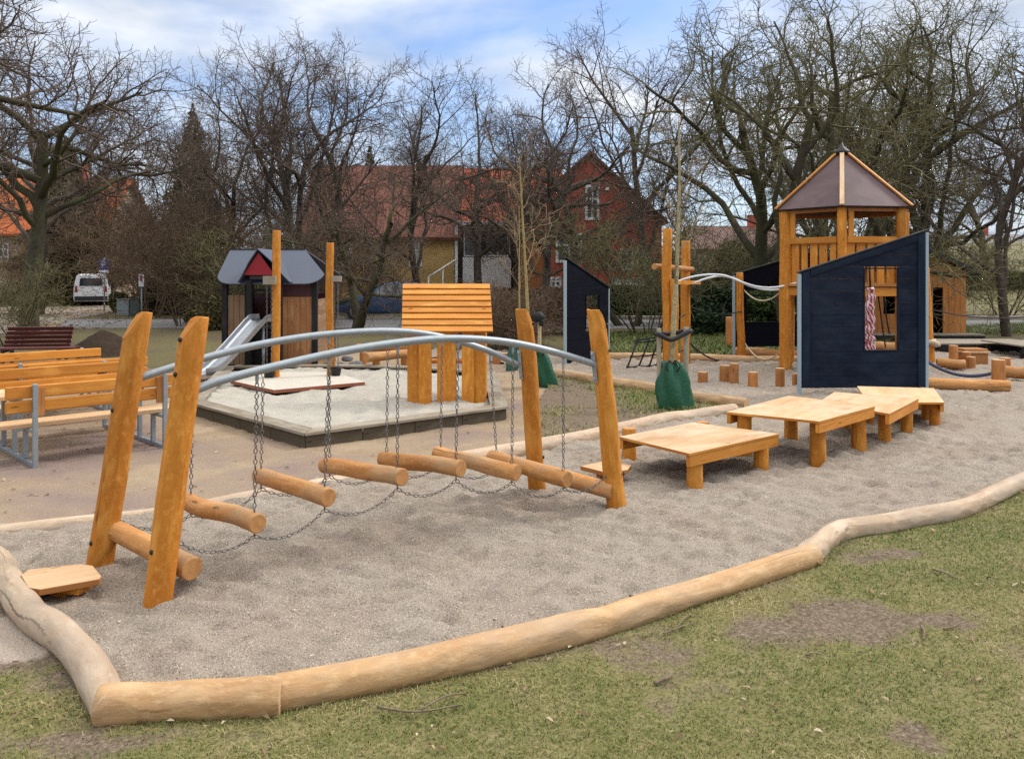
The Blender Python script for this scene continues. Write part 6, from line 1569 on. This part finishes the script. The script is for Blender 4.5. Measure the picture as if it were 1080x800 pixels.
# young trees with stakes and watering bags
def yspec(h, r, nb=11, sp=.30): return dict(len=(h, h * sp, h * sp * .5, .30), rad=(r, r * .24, .0065, .0045), seg=(10, 6, 4, 3), wob=(.02, .10, .16, .2), trop=(.01, .05, .04, .02), taper=(.25, .4, .5, .6), nch=(nb, 4, 2), ang=((28, 52), (25, 50), (25, 55)), t0=(.42, .25, .1), short=.4, rmin=.004, biglev=0)
def young(label, px, py, ytop, r, seed, bmat, rz=0, nb=11, sp=.3):
    g = G(px, py); h = H + (HY - ytop) * g.y / F
    o = tree_proto('young_tree', seed, yspec(h, r, nb, sp), bmat, TWIGY); o.location = (g.x, g.y, 0); o.rotation_euler = (0, 0, R(rz))
    return props(o, label, 'tree', 'newly planted young trees'), g
def bag(label, g, px0, px1, ytop, ybase, mat, seed):
    Y = g.y - .05; w = .84 * (px1 - px0) / 2 * Y / F; cx = ((px0 + px1) / 2 - CX) * Y / F; h = H - (ytop - HY) * Y / F
    m = MB(); n = 44; rings = []; vs = []; fs = []
    for i, (t, k) in enumerate(((0, .96), (.04, 1.0), (.2, 1.0), (.42, .95), (.62, .86), (.80, .72), (.92, .60), (1.0, .52))):
        for j in range(n):
            a = 2 * math.pi * j / n; f = 1 + (.14 + .16 * t) * math.sin(a * 4 + seed + t * 2.6) * (.3 + t) + (.05 + .06 * t) * math.sin(a * 9 + seed * 2 - t * 5) + .10 * math.sin(2 * a + seed) * (1 - t)
            vs.append(V((cx * (1 - t) + (cx + (g.x - cx)) * t + w * k * math.cos(a) * f, Y + w * .70 * k * math.sin(a) * f, .01 + h * t + .035 * math.sin(a * 3 + seed) * t)))
    for i in range(7):
        for j in range(n):
            j2 = (j + 1) % n; fs.append((i * n + j, i * n + j2, (i + 1) * n + j2, (i + 1) * n + j))
    m.add(vs, fs, [[(0, 0)] * 4] * len(fs), 0, True); m.quad(vs[-n:])
    t = thing('watering_bag', label, 'watering bag', (cx, Y, 0), 0, 'green watering bags round young trees')
    m.build('bag_body', [mat], t)
    st = MB(); 
    for s in (-1, 1): st.tube(bez([V((g.x + s * .05, Y - .10, h * .86)), V((g.x + s * .09, Y - .13, h * .98)), V((g.x + s * .04, Y - .10, h * 1.10)), V((g.x, Y - .06, h * 1.0))], 10), .009, 6)
    st.build('bag_strap', [BLACK], t)
def stake(label, px, pyb, pyt, Y, r, mat=GREENSTAKE):
    a = D(px, pyb, Y); a.z = -.1; b = D(px, pyt, Y)
    props(MB().tube([a, b], [r, r], 8, True, None, .05, px).build('tree_stake', [mat], bevel=.004, at=V((a.x, a.y, 0))), label, 'stake', 'wooden stakes beside the young trees')
t1, g1 = young('speckled young tree tied between two stakes above the large green bag', 707, 433, 88, .046, 51, SPECK, 40, 7, .17)
bag('large green watering bag with open straps on the grass wedge', g1, 693, 733, 384, 434, BAG, 1)
stake('grey stake left of the speckled young tree', 695, 434, 346, 10.75, .030); stake('grey stake right of the speckled young tree', 723.5, 432, 345, 10.80, .034)
pa, pb = D(694, 352, 10.75), D(726, 350, 10.80)
m = MB().tube(bez([pa + V((-.03, 0, 0)), pa + V((.02, -.06, -.01)), V((g1.x, g1.y - .09, pa.z - .07)), pb + V((-.03, -.06, 0)), pb + V((.03, .0, .01)), pb + V((0, .06, .02)), V((g1.x, g1.y + .09, pa.z - .01)), pa + V((0, .06, .02))], 30), .030, 8)
props(m.build('tree_strap', [BLACKROPE], at=V((g1.x, g1.y, 0))), 'dark strap tying the speckled young tree to its two stakes', 'strap')
t2, g2 = young('pale yellow young tree with upright twigs right behind the back right leaning post', 561, 408, 176, .034, 53, YOUNG, 0, 9, .30)
bag('dark green watering bag just right of the back right leaning post', V((g2.x + .10, g2.y, 0)), 566, 592, 369, 412, BAG, 4)
stake('pale stake beside the dark green bag behind the leaning posts', 569, 400, 333, g2.y + .1, .028, wood('pale_stake', (.52, .42, .25), (.40, .30, .16), rough=.7))
m = MB(); c = D(567, 334, g2.y); m.ball(c, (.11, .09, .08), 10, 6, wob=.6, seed=3); m.ball(c + V((.06, 0, -.08)), (.05, .05, .07), 8, 5, wob=.5, seed=6)
props(m.build('tree_strap', [BLACKROPE], at=V((c.x, c.y, 0))), 'black knotted tie on the pale stake above the dark green bag', 'strap')
t3, g3 = young('thinner pale young tree left of the yellow one and behind the kiosk', 550, 391, 196, .028, 57, YOUNG, 120, 8, .28)
bag('small dull green watering bag between the kiosk and the leaning post', V((g3.x - .12, g3.y, 0)), 532, 547, 362, 392, BAG2, 6)

# fallen twigs on the lawn
for i, (a, b, c, r, lab) in enumerate((((398, 745), (440, 750), (490, 742), .006, 'long thin fallen twig on the lawn below the longest log'), ((984, 600), (996, 603), (1010, 610), .008, 'short thick stick on the lawn near the right edge'), ((972, 660), (975, 666), (974, 674), .007, 'stubby twig standing out on the bare patch at the right'), ((995, 663), (1006, 660), (1013, 656), .006, 'forked twig on the bare patch at the right'), ((700, 668), (712, 663), (734, 655), .006, 'thin twig beside the longest log'), ((690, 720), (702, 715), (708, 712), .009, 'thick chip of bark in the middle of the lawn'), ((905, 562), (912, 558), (920, 560), .007, 'short twig under the crooked grey log'), ((850, 690), (858, 688), (868, 690), .006, 'tiny twig left of the lowest bare patch'))):
    p = [G(*q, .022 + .01 * (k == 1)) for k, q in enumerate((a, b, c))]
    m = MB().tube(bez(p, 10), [r * (1 - .05 * k) for k in range(11)], 7, True, None, .3, i)
    if 'forked' in lab or 'long' in lab: m.tube(bez([p[1], p[1].lerp(p[2], .5) + V((.01, .05, .02)), p[2] + V((.0, .09, .0))], 6), r * .6, 6)
    props(m.build('fallen_twig', [bark('twig_bark', (.14, .10, .065), (.30, .235, .16), None, 30)], at=V((p[0].x, p[0].y, 0))), lab, 'twig', 'fallen twigs on the lawn')

# ================================================================ camera, light, sky
cam = bpy.data.cameras.new('camera'); co = bpy.data.objects.new('camera', cam); COL.objects.link(co); scene.camera = co
co.location = (0, 0, H); co.rotation_euler = (R(90), 0, 0); cam.sensor_fit = 'HORIZONTAL'; cam.sensor_width = 36; cam.lens = 36 * F / 1080; cam.shift_y = -(400 - HY) / 1080; cam.clip_end = 2000; cam.clip_start = .05
SUN_EL, SUN_AZ = 40, 62          # degrees; azimuth clockwise from the view direction
sd = V((math.sin(R(SUN_AZ)) * math.cos(R(SUN_EL)), math.cos(R(SUN_AZ)) * math.cos(R(SUN_EL)), math.sin(R(SUN_EL))))
sl_ = bpy.data.lights.new('sun', 'SUN'); so_ = bpy.data.objects.new('sun', sl_); COL.objects.link(so_)
sl_.energy = 1.5; sl_.angle = R(11); sl_.color = (1, .955, .89); so_.rotation_euler = (-sd).to_track_quat('-Z', 'Y').to_euler(); so_.location = (0, 0, 30)
w = bpy.data.worlds.new('World'); scene.world = w; w.use_nodes = True; nt_ = w.node_tree; nt_.nodes.clear()
def wn(ty, **k):
    x = nt_.nodes.new(ty)
    for a, v in k.items(): setattr(x, a, v)
    return x
out = wn('ShaderNodeOutputWorld'); bg = wn('ShaderNodeBackground'); nt_.links.new(bg.outputs[0], out.inputs[0]); bg.inputs['Strength'].default_value = .10
sky = wn('ShaderNodeTexSky', sky_type='NISHITA'); sky.sun_disc = False; sky.sun_elevation = R(SUN_EL); sky.sun_rotation = R(SUN_AZ); sky.air_density = 1.0; sky.dust_density = 1.2; sky.ozone_density = 2.2
tc = wn('ShaderNodeTexCoord'); mp = wn('ShaderNodeMapping'); mp.inputs['Scale'].default_value = (1.0, 1.0, 2.6); mp.inputs['Location'].default_value = (3.3, 1.2, .4); nt_.links.new(tc.outputs['Generated'], mp.inputs[0])
n1 = wn('ShaderNodeTexNoise'); n1.inputs['Scale'].default_value = 2.6; n1.inputs['Detail'].default_value = 6; n1.inputs['Roughness'].default_value = .52; n1.inputs['Distortion'].default_value = .3; nt_.links.new(mp.outputs[0], n1.inputs['Vector'])
n2 = wn('ShaderNodeTexNoise'); n2.inputs['Scale'].default_value = 6; n2.inputs['Detail'].default_value = 5; nt_.links.new(mp.outputs[0], n2.inputs['Vector'])
cr = wn('ShaderNodeValToRGB'); cr.color_ramp.elements[0].position = .33; cr.color_ramp.elements[1].position = .57; nt_.links.new(n1.outputs['Fac'], cr.inputs[0])
cc = wn('ShaderNodeValToRGB'); cc.color_ramp.elements[0].position = .3; cc.color_ramp.elements[0].color = (3.1, 3.7, 4.7, 1); cc.color_ramp.elements[1].position = .65; cc.color_ramp.elements[1].color = (6.6, 6.8, 7.1, 1); nt_.links.new(n2.outputs['Fac'], cc.inputs[0])
sepz = wn('ShaderNodeSeparateXYZ'); nt_.links.new(tc.outputs['Generated'], sepz.inputs[0])
zr_ = wn('ShaderNodeValToRGB'); zr_.color_ramp.elements[0].position = .30; zr_.color_ramp.elements[0].color = (1, 1, 1, 1); zr_.color_ramp.elements[1].position = .85; zr_.color_ramp.elements[1].color = (3.2, 2.95, 2.6, 1); nt_.links.new(sepz.outputs[2], zr_.inputs[0])
zen = wn('ShaderNodeMapRange'); zen.inputs[1].default_value = .42; zen.inputs[2].default_value = .75; zen.inputs[3].default_value = 0; zen.inputs[4].default_value = .9; nt_.links.new(sepz.outputs[2], zen.inputs[0])
lift = wn('ShaderNodeMix', data_type='RGBA', blend_type='MULTIPLY'); lift.inputs[0].default_value = 1; nt_.links.new(cc.outputs[0], lift.inputs[6]); nt_.links.new(zr_.outputs[0], lift.inputs[7])
skm = wn('ShaderNodeMix', data_type='RGBA', blend_type='MULTIPLY'); skm.inputs[0].default_value = 1; skm.inputs[7].default_value = (.92, 1.02, 1.20, 1); nt_.links.new(sky.outputs[0], skm.inputs[6])
fade = wn('ShaderNodeMapRange'); fade.inputs[1].default_value = .0; fade.inputs[2].default_value = .18; fade.inputs[3].default_value = .55; fade.inputs[4].default_value = .0; nt_.links.new(sepz.outputs[2], fade.inputs[0])
mx = wn('ShaderNodeMath', operation='MAXIMUM'); nt_.links.new(cr.outputs[0], mx.inputs[0]); nt_.links.new(fade.outputs[0], mx.inputs[1])
mx2 = wn('ShaderNodeMath', operation='MAXIMUM'); nt_.links.new(mx.outputs[0], mx2.inputs[0]); nt_.links.new(zen.outputs[0], mx2.inputs[1])
mm = wn('ShaderNodeMix', data_type='RGBA'); nt_.links.new(mx2.outputs[0], mm.inputs[0]); nt_.links.new(skm.outputs[2], mm.inputs[6]); nt_.links.new(lift.outputs[2], mm.inputs[7])
nt_.links.new(mm.outputs[2], bg.inputs['Color'])
vs_ = scene.view_settings; vs_.view_transform = 'Standard'; vs_.look = 'None'; vs_.exposure = .68; vs_.gamma = 1; vs_.use_curve_mapping = False
scene.cycles.use_denoising = False; scene.cycles.sample_clamp_indirect = 2.5; scene.cycles.max_bounces = 5; scene.cycles.diffuse_bounces = 3; scene.cycles.glossy_bounces = 2
